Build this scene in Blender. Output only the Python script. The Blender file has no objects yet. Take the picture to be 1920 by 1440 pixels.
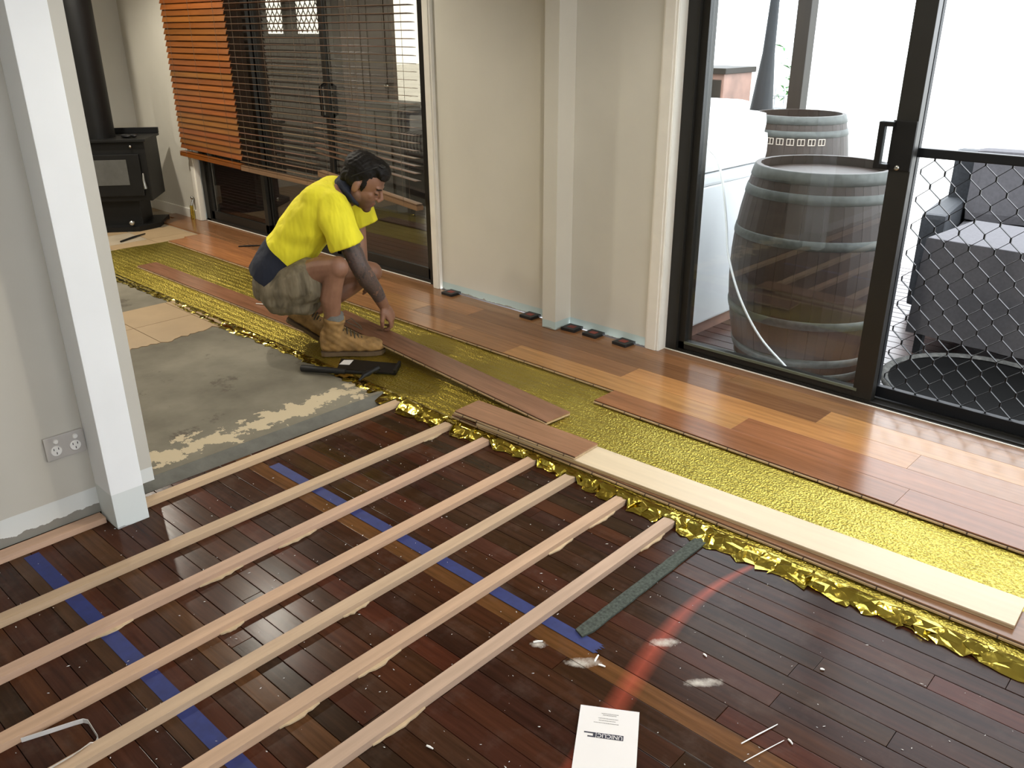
import bpy, bmesh, math, random
import numpy as np
from mathutils import Vector, Matrix

S = bpy.context.scene
COL = S.collection
R = math.radians
random.seed(7)
rng = np.random.default_rng(7)

# ------------------------------------------------------------------ camera
CAM_F, CAM_PITCH, CAM_YAW, CAM_ROLL, CAM_H = 1593.3, R(22.779), R(-43.809), R(-0.347), 1.56
_cy, _sy, _cp, _sp = math.cos(CAM_YAW), math.sin(CAM_YAW), math.cos(CAM_PITCH), math.sin(CAM_PITCH)
CF = np.array([_sy * _cp, _cy * _cp, -_sp]); _r = np.array([_cy, -_sy, 0.0]); _u = np.cross(_r, CF)
_cr, _sr = math.cos(CAM_ROLL), math.sin(CAM_ROLL)
CR, CU = _cr * _r + _sr * _u, -_sr * _r + _cr * _u
CO = np.array([0.0, 0.0, CAM_H])
E1, E2 = np.array([_cy, -_sy, 0.0]), np.array([_sy, _cy, 0.0])

cd = bpy.data.cameras.new('camera'); cam = bpy.data.objects.new('camera', cd); COL.objects.link(cam)
cd.sensor_fit = 'HORIZONTAL'; cd.sensor_width = 36.0; cd.lens = CAM_F / 1920 * 36.0
cd.clip_start = 0.05; cd.clip_end = 200
m4 = Matrix.Identity(4)
for i in range(3):
    m4[i][0], m4[i][1], m4[i][2], m4[i][3] = CR[i], CU[i], -CF[i], CO[i]
cam.matrix_world = m4
S.camera = cam

# ------------------------------------------------------------------ world, exposure
W = bpy.data.worlds.new('World'); S.world = W; W.use_nodes = True
bg = W.node_tree.nodes['Background']
bg.inputs['Color'].default_value = (0.90, 0.95, 1.0, 1); bg.inputs['Strength'].default_value = 3.4
S.view_settings.view_transform = 'Standard'; S.view_settings.look = 'None'
S.view_settings.exposure = 0.88; S.view_settings.gamma = 1.0; S.view_settings.use_curve_mapping = False
S.cycles.use_denoising = True
S.cycles.max_bounces = 8; S.cycles.diffuse_bounces = 4; S.cycles.glossy_bounces = 4; S.cycles.transparent_max_bounces = 12
S.cycles.sample_clamp_indirect = 6.0
DOWNLIGHT_W = 20.0

# ------------------------------------------------------------------ pixel -> ray helpers
def ray(x, y): return CF + CR * (x - 960) / CAM_F - CU * (y - 720) / CAM_F
def atz(x, y, z=0.0):
    d = ray(x, y); return CO + d * (z - CAM_H) / d[2]
def aty(x, y, yy):
    d = ray(x, y); return CO + d * yy / d[1]
def L2W(a, D, z): return E1 * a + E2 * D + np.array([0, 0, z])

# ------------------------------------------------------------------ mesh helpers
class MB:
    def __init__(s): s.v = []; s.f = []; s.m = []; s.sm = []
    def add(s, v, f, mi=0, smooth=False):
        o = len(s.v); s.v += [tuple(float(c) for c in p) for p in v]
        for q in f: s.f.append(tuple(i + o for i in q)); s.m.append(mi); s.sm.append(smooth)
        return s
    def box(s, x0, x1, y0, y1, z0, z1, mi=0, tr=None):
        v = [(x, y, z) for z in (z0, z1) for y in (y0, y1) for x in (x0, x1)]
        if tr: v = [tr(*p) for p in v]
        return s.add(v, [(0, 2, 3, 1), (4, 5, 7, 6), (0, 1, 5, 4), (2, 6, 7, 3), (0, 4, 6, 2), (1, 3, 7, 5)], mi)
    def bbox(s, x0, x1, y0, y1, z0, z1, b=0.004, mi=0, tr=None):
        # box with chamfered edges
        bm = bmesh.new(); bmesh.ops.create_cube(bm, size=1)
        for q in bm.verts:
            q.co = Vector(((x0 + x1) / 2 + q.co.x * (x1 - x0), (y0 + y1) / 2 + q.co.y * (y1 - y0), (z0 + z1) / 2 + q.co.z * (z1 - z0)))
        bmesh.ops.bevel(bm, geom=bm.edges[:], offset=b, segments=2, profile=0.7, affect='EDGES')
        bm.verts.index_update()
        v = [tuple(q.co) for q in bm.verts]; f = [tuple(q.index for q in p.verts) for p in bm.faces]; bm.free()
        if tr: v = [tr(*p) for p in v]
        return s.add(v, f, mi)
    def loft(s, rings, mi=0, smooth=True, cap=True):
        n = len(rings[0]); v = [p for r in rings for p in r]; f = []
        for i in range(len(rings) - 1):
            for j in range(n):
                k = (j + 1) % n
                f.append((i * n + j, i * n + k, (i + 1) * n + k, (i + 1) * n + j))
        s.add(v, f, mi, smooth)
        if cap:
            s.add(rings[0], [tuple(reversed(range(n)))], mi); s.add(rings[-1], [tuple(range(n))], mi)
        return s
    def tube(s, pts, rad, n=8, mi=0, smooth=True, cap=True, flat=1.0):
        pts = [np.array(p, float) for p in pts]
        if not hasattr(rad, '__len__'): rad = [rad] * len(pts)
        rings = []; prev = None
        for i, p in enumerate(pts):
            t = pts[min(i + 1, len(pts) - 1)] - pts[max(i - 1, 0)]; t = t / (np.linalg.norm(t) + 1e-12)
            if prev is None:
                a = np.array([0, 0, 1.0]) if abs(t[2]) < .9 else np.array([1.0, 0, 0])
                x = np.cross(t, a)
            else: x = prev - t * (prev @ t)
            x = x / (np.linalg.norm(x) + 1e-12); prev = x; y = np.cross(t, x)
            rings.append([p + rad[i] * (x * math.cos(2 * math.pi * k / n) + flat * y * math.sin(2 * math.pi * k / n)) for k in range(n)])
        return s.loft(rings, mi, smooth, cap)
    def lathe(s, prof, c=(0, 0, 0), n=32, mi=0, smooth=True, cap=True):
        rings = [[(c[0] + r * math.cos(2 * math.pi * k / n), c[1] + r * math.sin(2 * math.pi * k / n), c[2] + z) for k in range(n)] for r, z in prof]
        return s.loft(rings, mi, smooth, cap)
    def ell(s, c, r, ax=None, n=14, mi=0):
        # ellipsoid; ax: 3 unit axes
        ax = np.eye(3) if ax is None else np.array(ax); c = np.array(c, float)
        rings = []
        for i in range(1, n):
            th = math.pi * i / n
            rings.append([c + ax[0] * r[0] * math.sin(th) * math.cos(2 * math.pi * k / (2 * n)) + ax[1] * r[1] * math.sin(th) * math.sin(2 * math.pi * k / (2 * n)) - ax[2] * r[2] * math.cos(th) for k in range(2 * n)])
        return s.loft(rings, mi, True, True)
    def prism(s, poly, z0, z1, mi=0, tr=None):
        n = len(poly); v = [(p[0], p[1], z0) for p in poly] + [(p[0], p[1], z1) for p in poly]
        if tr: v = [tr(*p) for p in v]
        return s.add(v, [tuple(reversed(range(n))), tuple(range(n, 2 * n))] + [(i, (i + 1) % n, n + (i + 1) % n, n + i) for i in range(n)], mi)
    def mesh(s, name, mats):
        me = bpy.data.meshes.new(name); me.from_pydata(s.v, [], s.f)
        for m in (mats if isinstance(mats, (list, tuple)) else [mats]): me.materials.append(m)
        me.polygons.foreach_set('material_index', s.m); me.polygons.foreach_set('use_smooth', s.sm)
        me.update(); return me
    def build(s, name, mats, parent=None, color=None):
        o = bpy.data.objects.new(name, s.mesh(name, mats)); COL.objects.link(o)
        if parent is not None: o.parent = parent
        if color is not None: o.color = (*color, 1)
        return o

def tag(o, label, cat=None, group=None, kind=None):
    o['label'] = label
    if cat: o['category'] = cat
    if group: o['group'] = group
    if kind: o['kind'] = kind
    return o
def empty(name, loc=(0, 0, 0), rz=0.0):
    o = bpy.data.objects.new(name, None); COL.objects.link(o); o.location = loc; o.rotation_euler = (0, 0, rz); o.empty_display_size = .05
    return o
def struct(o, label=None):
    o['kind'] = 'structure'
    if label: o['label'] = label
    return o
def inst(me, name, parent, loc=(0, 0, 0), rot=(0, 0, 0), color=None, scale=None):
    o = bpy.data.objects.new(name, me); COL.objects.link(o); o.parent = parent; o.location = loc; o.rotation_euler = rot
    if color is not None: o.color = (*color, 1)
    if scale is not None: o.scale = scale
    return o
def ring_text(s): return s

# ------------------------------------------------------------------ materials
def new_mat(name):
    m = bpy.data.materials.new(name); m.use_nodes = True
    nt = m.node_tree; b = nt.nodes['Principled BSDF']; return m, nt, b
def N(nt, t, **kw):
    n = nt.nodes.new(t)
    for k, v in kw.items(): setattr(n, k, v)
    return n
def ramp(nt, stops):
    r = N(nt, 'ShaderNodeValToRGB'); e = r.color_ramp.elements
    while len(e) < len(stops): e.new(.5)
    for i, (p, c) in enumerate(stops): e[i].position = p; e[i].color = (*c, 1)
    return r
def mixc(nt, fac, a, b, mode='MIX'):
    n = N(nt, 'ShaderNodeMix', data_type='RGBA', blend_type=mode)
    if isinstance(fac, (int, float)): n.inputs[0].default_value = fac
    else: nt.links.new(fac, n.inputs[0])
    for k, x in ((6, a), (7, b)):
        if isinstance(x, tuple): n.inputs[k].default_value = (*x, 1)
        else: nt.links.new(x, n.inputs[k])
    return n.outputs[2]
def math_(nt, op, a, b=None, c=None, clamp=False):
    n = N(nt, 'ShaderNodeMath', operation=op, use_clamp=clamp)
    for i, x in enumerate((a, b, c)):
        if x is None: continue
        if isinstance(x, (int, float)): n.inputs[i].default_value = x
        else: nt.links.new(x, n.inputs[i])
    return n.outputs[0]
def noise(nt, vec, scale, detail=4, rough=.55):
    n = N(nt, 'ShaderNodeTexNoise'); n.inputs['Scale'].default_value = scale; n.inputs['Detail'].default_value = detail; n.inputs['Roughness'].default_value = rough
    if vec is not None: nt.links.new(vec, n.inputs['Vector'])
    return n.outputs['Fac']
def mapping(nt, vec, scale=(1, 1, 1), rot=(0, 0, 0)):
    n = N(nt, 'ShaderNodeMapping'); n.inputs['Scale'].default_value = scale; n.inputs['Rotation'].default_value = rot
    nt.links.new(vec, n.inputs['Vector']); return n.outputs[0]
def bump(nt, b, h, strength=.2, dist=.01):
    n = N(nt, 'ShaderNodeBump'); n.inputs['Strength'].default_value = strength; n.inputs['Distance'].default_value = dist
    nt.links.new(h, n.inputs['Height']); nt.links.new(n.outputs[0], b.inputs['Normal'])
def plain(name, col, rough=.5, metal=0.0, var=.12, scale=12, bmp=0.0, spec=None):
    m, nt, b = new_mat(name)
    g = N(nt, 'ShaderNodeTexCoord').outputs['Object']
    f = noise(nt, g, scale)
    lo = tuple(c * (1 - var) for c in col); hi = tuple(min(1, c * (1 + var)) for c in col)
    r = ramp(nt, [(.3, lo), (.7, hi)]); nt.links.new(f, r.inputs[0]); nt.links.new(r.outputs[0], b.inputs['Base Color'])
    b.inputs['Roughness'].default_value = rough; b.inputs['Metallic'].default_value = metal
    if spec is not None: b.inputs['Specular IOR Level'].default_value = spec
    if bmp: bump(nt, b, f, bmp, .004)
    return m
def wood(name, rough=.35, use_obj=True, col=(.4, .2, .1), axis='X', contrast=.35, pos=False, freq=1.0, bmp=.06, spec=.5):
    """wood whose base tint is the object's own colour (Object Info)"""
    m, nt, b = new_mat(name)
    oi = N(nt, 'ShaderNodeObjectInfo')
    g = N(nt, 'ShaderNodeTexCoord').outputs['Object']
    off = N(nt, 'ShaderNodeVectorMath', operation='ADD'); nt.links.new(g, off.inputs[0])
    sc = math_(nt, 'MULTIPLY', oi.outputs['Random'], 37.0)
    cmb = N(nt, 'ShaderNodeCombineXYZ'); nt.links.new(sc, cmb.inputs[0]); nt.links.new(sc, cmb.inputs[1]); nt.links.new(cmb.outputs[0], off.inputs[1])
    s = {'X': (1.6, 26, 26), 'Y': (26, 1.6, 26), 'Z': (26, 26, 1.6)}[axis]
    v = mapping(nt, off.outputs[0], tuple(c * freq for c in s))
    f = noise(nt, v, 2.2, 6, .62)
    v2 = mapping(nt, off.outputs[0], tuple(c * .3 * freq for c in s))
    f2 = noise(nt, v2, 1.7, 3, .5)
    base = oi.outputs['Color'] if use_obj else None
    if base is None:
        rgb = N(nt, 'ShaderNodeRGB'); rgb.outputs[0].default_value = (*col, 1); base = rgb.outputs[0]
    k = contrast
    r1 = ramp(nt, [(.28, (1 - k, 1 - k, 1 - k * 1.05)), (.72, (1 + k * .45, 1 + k * .42, 1 + k * .38))]); nt.links.new(f, r1.inputs[0])
    r2 = ramp(nt, [(.3, (1 - k * .6, 1 - k * .65, 1 - k * .7)), (.7, (1 + k * .2, 1 + k * .2, 1 + k * .2))]); nt.links.new(f2, r2.inputs[0])
    c = mixc(nt, 1.0, base, r1.outputs[0], 'MULTIPLY'); c = mixc(nt, 1.0, c, r2.outputs[0], 'MULTIPLY')
    nt.links.new(c, b.inputs['Base Color']); b.inputs['Roughness'].default_value = rough; b.inputs['Specular IOR Level'].default_value = spec
    if bmp: bump(nt, b, f, bmp, .002)
    return m, nt, b, c, off.outputs[0]

M = {}
M['plank'] = wood('plank_veneer', .19, contrast=.3, spec=.33, bmp=.015)[0]
M['ply'] = wood('plank_core', .7, use_obj=False, col=(.50, .36, .21), contrast=.3)[0]
M['groove'] = plain('plank_groove', (.05, .03, .02), .8)
M['batten'] = wood('batten_pine', .65, contrast=.16, axis='Y')[0]
M['pale'] = wood('plank_underside', .42, use_obj=False, col=(.64, .525, .37), contrast=.1, freq=.6)[0]
# old floor: dark jarrah boards with scuffs and red overspray
m, nt, b, c, _ = wood('old_floor_boards', .34, contrast=.45, bmp=.1)
gp = N(nt, 'ShaderNodeNewGeometry').outputs['Position']
sx = N(nt, 'ShaderNodeSeparateXYZ'); nt.links.new(gp, sx.inputs[0]); px_, py_ = sx.outputs[0], sx.outputs[1]
n1 = noise(nt, gp, 9, 5, .6); n2 = noise(nt, gp, 45, 4, .65)
dust = ramp(nt, [(.52, (0, 0, 0)), (.75, (.35, .35, .35))]); nt.links.new(n1, dust.inputs[0])
c = mixc(nt, math_(nt, 'MULTIPLY', dust.outputs[0], math_(nt, 'MULTIPLY', n2, .9)), c, (.16, .12, .10))
# chalky red overspray line: x as a function of y
q = math_(nt, 'SUBTRACT', py_, 1.60)
xl = math_(nt, 'ADD', math_(nt, 'MULTIPLY', math_(nt, 'MULTIPLY', q, q), .22), math_(nt, 'ADD', math_(nt, 'MULTIPLY', q, -.19), -1.005))
xl = math_(nt, 'ADD', xl, math_(nt, 'MULTIPLY', math_(nt, 'MULTIPLY', math_(nt, 'MULTIPLY', q, q), q), .28))
wd = math_(nt, 'SUBTRACT', .040, math_(nt, 'MULTIPLY', math_(nt, 'MAXIMUM', math_(nt, 'SUBTRACT', py_, 1.55), 0), .045))
dd = math_(nt, 'ABSOLUTE', math_(nt, 'SUBTRACT', px_, xl))
mk = math_(nt, 'SUBTRACT', 1.0, math_(nt, 'DIVIDE', dd, wd), clamp=True)
mk = math_(nt, 'MULTIPLY', math_(nt, 'MULTIPLY', mk, math_(nt, 'ADD', math_(nt, 'MULTIPLY', n1, .9), .35)), .55, clamp=True)
c = mixc(nt, mk, c, (.52, .10, .06))
for (ex, ey, ax_, ay_, ang) in ((-1.0, 1.639, .055, .022, .85), (-1.112, 1.425, .060, .024, .75), (-.837, 1.58, .065, .02, .8), (-1.246, 1.398, .03, .02, .6), (-.56, 1.40, .05, .006, 1.1)):
    dx = math_(nt, 'SUBTRACT', px_, ex); dy = math_(nt, 'SUBTRACT', py_, ey); ca, sa = math.cos(ang), math.sin(ang)
    u1 = math_(nt, 'DIVIDE', math_(nt, 'ADD', math_(nt, 'MULTIPLY', dx, ca), math_(nt, 'MULTIPLY', dy, sa)), ax_)
    v1 = math_(nt, 'DIVIDE', math_(nt, 'SUBTRACT', math_(nt, 'MULTIPLY', dy, ca), math_(nt, 'MULTIPLY', dx, sa)), ay_)
    rr = math_(nt, 'ADD', math_(nt, 'MULTIPLY', u1, u1), math_(nt, 'MULTIPLY', v1, v1))
    e = math_(nt, 'SUBTRACT', 1.0, rr, clamp=True)
    e = math_(nt, 'MULTIPLY', math_(nt, 'SUBTRACT', math_(nt, 'ADD', e, math_(nt, 'MULTIPLY', n2, 1.6)), 1.05, clamp=True), math_(nt, 'GREATER_THAN', e, .02))
    c = mixc(nt, math_(nt, 'MULTIPLY', e, 1.0, clamp=True), c, (.55, .51, .46))
nt.links.new(c, b.inputs['Base Color'])
nt.links.new(math_(nt, 'ADD', math_(nt, 'MULTIPLY', n1, .04), .20), b.inputs['Roughness']); b.inputs['Specular IOR Level'].default_value = .12
M['oldfloor'] = m
M['subfloor'] = plain('subfloor_dark', (.025, .018, .014), .9)

def wallpaint(name, col, strip=None, z0=.055, z1=.095):
    m, nt, b = new_mat(name)
    gp = N(nt, 'ShaderNodeNewGeometry').outputs['Position']; sx = N(nt, 'ShaderNodeSeparateXYZ'); nt.links.new(gp, sx.inputs[0])
    n = noise(nt, gp, 3.0, 4); r = ramp(nt, [(.3, tuple(c * .97 for c in col)), (.7, tuple(min(1, c * 1.03) for c in col))]); nt.links.new(n, r.inputs[0])
    c = r.outputs[0]
    if strip:
        n2 = noise(nt, gp, 14, 4, .6)
        zz = math_(nt, 'ADD', sx.outputs[2], math_(nt, 'MULTIPLY', math_(nt, 'SUBTRACT', n2, .5), .006))
        c = mixc(nt, math_(nt, 'LESS_THAN', zz, z1), c, strip)
        c = mixc(nt, math_(nt, 'LESS_THAN', math_(nt, 'ADD', sx.outputs[2], math_(nt, 'MULTIPLY', math_(nt, 'SUBTRACT', n2, .5), .045)), z0), c, tuple(x * .45 for x in col))
    nt.links.new(c, b.inputs['Base Color']); b.inputs['Roughness'].default_value = .55
    bump(nt, b, noise(nt, gp, 160, 3), .03, .002)
    return m
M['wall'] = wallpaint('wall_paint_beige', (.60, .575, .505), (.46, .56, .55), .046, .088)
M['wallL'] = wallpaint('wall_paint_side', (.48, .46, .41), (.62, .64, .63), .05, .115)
M['wallplain'] = wallpaint('wall_paint_plain', (.60, .575, .505))
M['trim'] = plain('trim_paint', (.76, .73, .66), .4, var=.03)
M['post'] = wallpaint('post_paint_white', (.80, .82, .84), (.66, .70, .70), .0, .13)
M['ceil'] = plain('ceiling_paint', (.72, .71, .68), .7, var=.02)
# concrete slab
m, nt, b = new_mat('concrete_slab')
gp = N(nt, 'ShaderNodeNewGeometry').outputs['Position']; sx = N(nt, 'ShaderNodeSeparateXYZ'); nt.links.new(gp, sx.inputs[0])
na = noise(nt, gp, 2.2, 5, .6); nb = noise(nt, gp, 11, 5, .65); nc = noise(nt, gp, 5.5, 6, .7)
r = ramp(nt, [(.32, (.085, .074, .050)), (.5, (.15, .135, .098)), (.68, (.22, .20, .15))]); nt.links.new(na, r.inputs[0])
c = mixc(nt, .15, r.outputs[0], (.2, .18, .14)); rk = ramp(nt, [(.60, (0, 0, 0)), (.66, (.8, .8, .8))]); nt.links.new(nc, rk.inputs[0]); c = mixc(nt, rk.outputs[0], c, (.075, .06, .04))
glue = math_(nt, 'MULTIPLY', math_(nt, 'SUBTRACT', 1.0, math_(nt, 'DIVIDE', math_(nt, 'ABSOLUTE', math_(nt, 'SUBTRACT', sx.outputs[0], -3.03)), .20), clamp=True), 1.0)
gm = math_(nt, 'GREATER_THAN', math_(nt, 'ADD', math_(nt, 'MULTIPLY', glue, .42), nb), .80)
c = mixc(nt, math_(nt, 'MULTIPLY', gm, math_(nt, 'LESS_THAN', sx.outputs[0], -2.9)), c, (.48, .40, .27))
edge = math_(nt, 'GREATER_THAN', sx.outputs[0], -2.905); c = mixc(nt, edge, c, mixc(nt, nb, (.05, .05, .042), (.17, .165, .145)))
nt.links.new(c, b.inputs['Base Color']); b.inputs['Roughness'].default_value = .8; bump(nt, b, nb, .25, .01)
M['slab'] = m
M['tile'] = plain('tile_beige', (.36, .255, .145), .5, var=.07, scale=5)
M['tilegrey'] = plain('tile_dusty', (.36, .30, .22), .6, var=.15, scale=5)
# gold foil
def foil(name, rough, sc, st, ribs=True):
    m, nt, b = new_mat(name); gp = N(nt, 'ShaderNodeNewGeometry').outputs['Position']
    b.inputs['Metallic'].default_value = 1.0
    r = ramp(nt, [(.3, (.39, .305, .046)), (.7, (.54, .44, .088))]); nt.links.new(noise(nt, gp, 2.5, 3), r.inputs[0]); nt.links.new(r.outputs[0], b.inputs['Base Color'])
    b.inputs['Roughness'].default_value = rough
    v = N(nt, 'ShaderNodeTexVoronoi'); v.inputs['Scale'].default_value = sc; nt.links.new(gp, v.inputs['Vector'])
    h = v.outputs['Distance']
    h = math_(nt, 'ADD', h, math_(nt, 'MULTIPLY', noise(nt, gp, sc * .6, 2), 1.6))
    if ribs:
        w = N(nt, 'ShaderNodeTexWave', wave_type='BANDS', bands_direction='Y'); w.inputs['Scale'].default_value = 7.0; w.inputs['Distortion'].default_value = 1.5; w.inputs['Detail'].default_value = 1
        nt.links.new(gp, w.inputs['Vector']); h = math_(nt, 'ADD', h, math_(nt, 'MULTIPLY', w.outputs['Fac'], .5)); h = math_(nt, 'ADD', h, math_(nt, 'MULTIPLY', noise(nt, mapping(nt, gp, (2.2, 30, 1)), 1.0, 3), 1.6))
    bump(nt, b, h, st, .004)
    return m
M['foil'] = foil('foil_underlay_gold', .36, 125, .85)
M['foilcrush'] = foil('foil_crushed_gold', .16, 60, .18, False)
M['foil_back'] = plain('foam_dark', (.10, .08, .03), .8)
M['tape'] = plain('blue_masking_tape', (.012, .022, .125), .6, var=.2, scale=30)
M['cork'] = plain('rubber_cork_strip', (.045, .055, .045), .85, var=.6, scale=110, bmp=.3)
M['strap'] = plain('white_strap', (.72, .70, .69), .35)
M['paper'] = plain('white_paper', (.74, .72, .72), .6, var=.01)
M['ink'] = plain('print_navy', (.012, .014, .035), .5)
M['inkgrey'] = plain('print_grey', (.30, .29, .29), .6)
M['black'] = plain('black_metal', (.006, .006, .006), .5, var=.2, spec=.3)
M['blackplastic'] = plain('black_plastic', (.010, .010, .011), .5, var=.2)
M['frame'] = plain('dark_frame', (.014, .013, .011), .4, var=.1, spec=.4)
M['meshblk'] = plain('mesh_black', (.006, .007, .009), .5, spec=.3)
M['bar'] = plain('glass_bead', (.10, .11, .08), .4)
M['red'] = plain('spacer_red', (.18, .03, .02), .6)
M['steel'] = plain('steel', (.5, .5, .48), .25, 1.0)
M['brass'] = plain('brass_fitting', (.45, .36, .14), .3, 1.0)
M['white'] = plain('white_enamel', (.78, .80, .82), .3, var=.02)
M['outlet'] = plain('outlet_plate', (.42, .40, .38), .35, var=.02)
M['outletw'] = plain('outlet_white', (.75, .74, .72), .35, var=.02)
M['stave'] = wood('barrel_stave', .55, use_obj=False, col=(.030, .016, .011), axis='Z', contrast=.3)[0]
M['hoop'] = plain('barrel_hoop', (.07, .075, .07), .55, .3, var=.3, scale=30)
M['deckw'] = wood('deck_board', .32, use_obj=True, contrast=.3, axis='X')[0]
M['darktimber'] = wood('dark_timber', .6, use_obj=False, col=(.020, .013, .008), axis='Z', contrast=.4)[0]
M['browndoor'] = wood('brown_timber_panel', .45, use_obj=False, col=(.075, .038, .021), axis='Z', contrast=.3)[0]
M['blind'] = wood('blind_timber', .4, contrast=.28, axis='X')[0]
M['cord'] = plain('blind_cord', (.12, .085, .055), .7)
M['leaf'] = plain('leaf_green', (.05, .22, .04), .5, var=.4, scale=20)
M['fabric'] = plain('grey_fabric', (.085, .082, .09), .9, var=.1, scale=60, bmp=.1)
M['fabricw'] = plain('white_fabric', (.85, .85, .86), .8, var=.03)
M['wicker'] = plain('charcoal_wicker', (.02, .023, .028), .7, var=.3, scale=80, bmp=.2)
M['ground'] = plain('pale_paving', (.55, .54, .5), .9, var=.1, scale=2)
M['cabinet'] = plain('pale_cabinet', (.22, .215, .20), .6)
M['copperpanel'] = plain('weathered_panel', (.30, .17, .13), .5, var=.3, scale=6)
# striped fabric
m, nt, b = new_mat('striped_fabric'); g = N(nt, 'ShaderNodeTexCoord').outputs['Object']
w = N(nt, 'ShaderNodeTexWave', wave_type='BANDS', bands_direction='X'); w.inputs['Scale'].default_value = 7; w.inputs['Distortion'].default_value = .6; nt.links.new(g, w.inputs['Vector'])
r = ramp(nt, [(.45, (.03, .035, .05)), (.55, (.32, .32, .33))]); nt.links.new(w.outputs['Fac'], r.inputs[0]); nt.links.new(r.outputs[0], b.inputs['Base Color']); b.inputs['Roughness'].default_value = .9
M['stripe'] = m
# glass: clear pane, fresnel mirror over transparency
def glass(name, tint, f0, rough=0.0):
    """clear pane: Schlick mirror over transparency, the same from both faces"""
    m = bpy.data.materials.new(name); m.use_nodes = True; nt = m.node_tree
    for n in list(nt.nodes): nt.nodes.remove(n)
    o = N(nt, 'ShaderNodeOutputMaterial'); mx = N(nt, 'ShaderNodeMixShader'); t = N(nt, 'ShaderNodeBsdfTransparent'); gl = N(nt, 'ShaderNodeBsdfGlossy'); lw = N(nt, 'ShaderNodeLayerWeight'); lw.inputs[0].default_value = .5
    gp = N(nt, 'ShaderNodeNewGeometry').outputs['Position']; nz = noise(nt, gp, 2.0, 2)
    r = ramp(nt, [(.3, tuple(c_ * .98 for c_ in tint)), (.7, tint)]); nt.links.new(nz, r.inputs[0]); nt.links.new(r.outputs[0], t.inputs[0]); gl.inputs['Roughness'].default_value = rough
    f = math_(nt, 'ADD', f0, math_(nt, 'MULTIPLY', math_(nt, 'POWER', lw.outputs['Facing'], 4.0), 1 - f0), clamp=True)
    nt.links.new(f, mx.inputs[0]); nt.links.new(t.outputs[0], mx.inputs[1]); nt.links.new(gl.outputs[0], mx.inputs[2]); nt.links.new(mx.outputs[0], o.inputs[0])
    return m
M['glass'] = glass('window_glass', (.95, .97, .97), .06); M['glassdark'] = glass('tinted_glass', (.52, .49, .43), .07)
def emis(name, col, st):
    m, nt, b = new_mat(name); b.inputs['Emission Color'].default_value = (*col, 1); b.inputs['Emission Strength'].default_value = st
    g = N(nt, 'ShaderNodeTexCoord').outputs['Object']; r = ramp(nt, [(.3, tuple(c * .98 for c in col)), (.7, col)]); nt.links.new(noise(nt, g, 5), r.inputs[0]); nt.links.new(r.outputs[0], b.inputs['Base Color'])
    return m
M['lamp'] = emis('downlight_glow', (1.0, .87, .69), 25)
# person
m, nt, b = new_mat('skin_tattooed'); g = N(nt, 'ShaderNodeNewGeometry').outputs['Position']
nn = noise(nt, g, 20, 6, .7); r = ramp(nt, [(.36, (.045, .04, .042)), (.47, (.115, .075, .065)), (.55, (.06, .05, .05)), (.63, (.25, .135, .095))]); nt.links.new(nn, r.inputs[0]); nt.links.new(r.outputs[0], b.inputs['Base Color']); b.inputs['Roughness'].default_value = .55
M['tattoo'] = m
def cloth(name, col, sc=30, bm=.35, var=.15):
    m, nt, b = new_mat(name); g = N(nt, 'ShaderNodeNewGeometry').outputs['Position']
    f = noise(nt, mapping(nt, g, (1, 1.6, .35), (.5, .3, .6)), sc * .5, 2, .5); r = ramp(nt, [(.3, tuple(c * (1 - var) for c in col)), (.7, tuple(min(1, c * (1 + var)) for c in col))]); nt.links.new(f, r.inputs[0]); nt.links.new(r.outputs[0], b.inputs['Base Color'])
    b.inputs['Roughness'].default_value = .85; bump(nt, b, f, min(1, bm * 1.6), .03); return m
M['yellow'] = cloth('hivis_yellow', (.84, .76, .03), 26, .45, .08)
M['navy'] = cloth('navy_cotton', (.012, .016, .032), 26, .35)
M['khaki'] = cloth('khaki_dusty', (.185, .155, .105), 40, .35, .35)
M['sock'] = plain('grey_sock', (.16, .16, .15), .95, bmp=.3, scale=120)
M['boot'] = plain('tan_nubuck', (.27, .155, .055), .85, var=.35, scale=22, bmp=.3)
M['sole'] = plain('boot_sole', (.10, .065, .035), .8)
M['lace'] = plain('boot_lace', (.06, .05, .035), .8)
M['hair'] = plain('dark_hair', (.006, .0045, .004), .6, var=.4, scale=60, bmp=.5, spec=.25)
M['eye'] = plain('eye_dark', (.02, .012, .01), .4)

# ================================================================== SETTING
ZF, ZT = .040, .026          # laid plank top / underside
A_OLD = R(1.05)              # old boards run a touch off the walls
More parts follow.
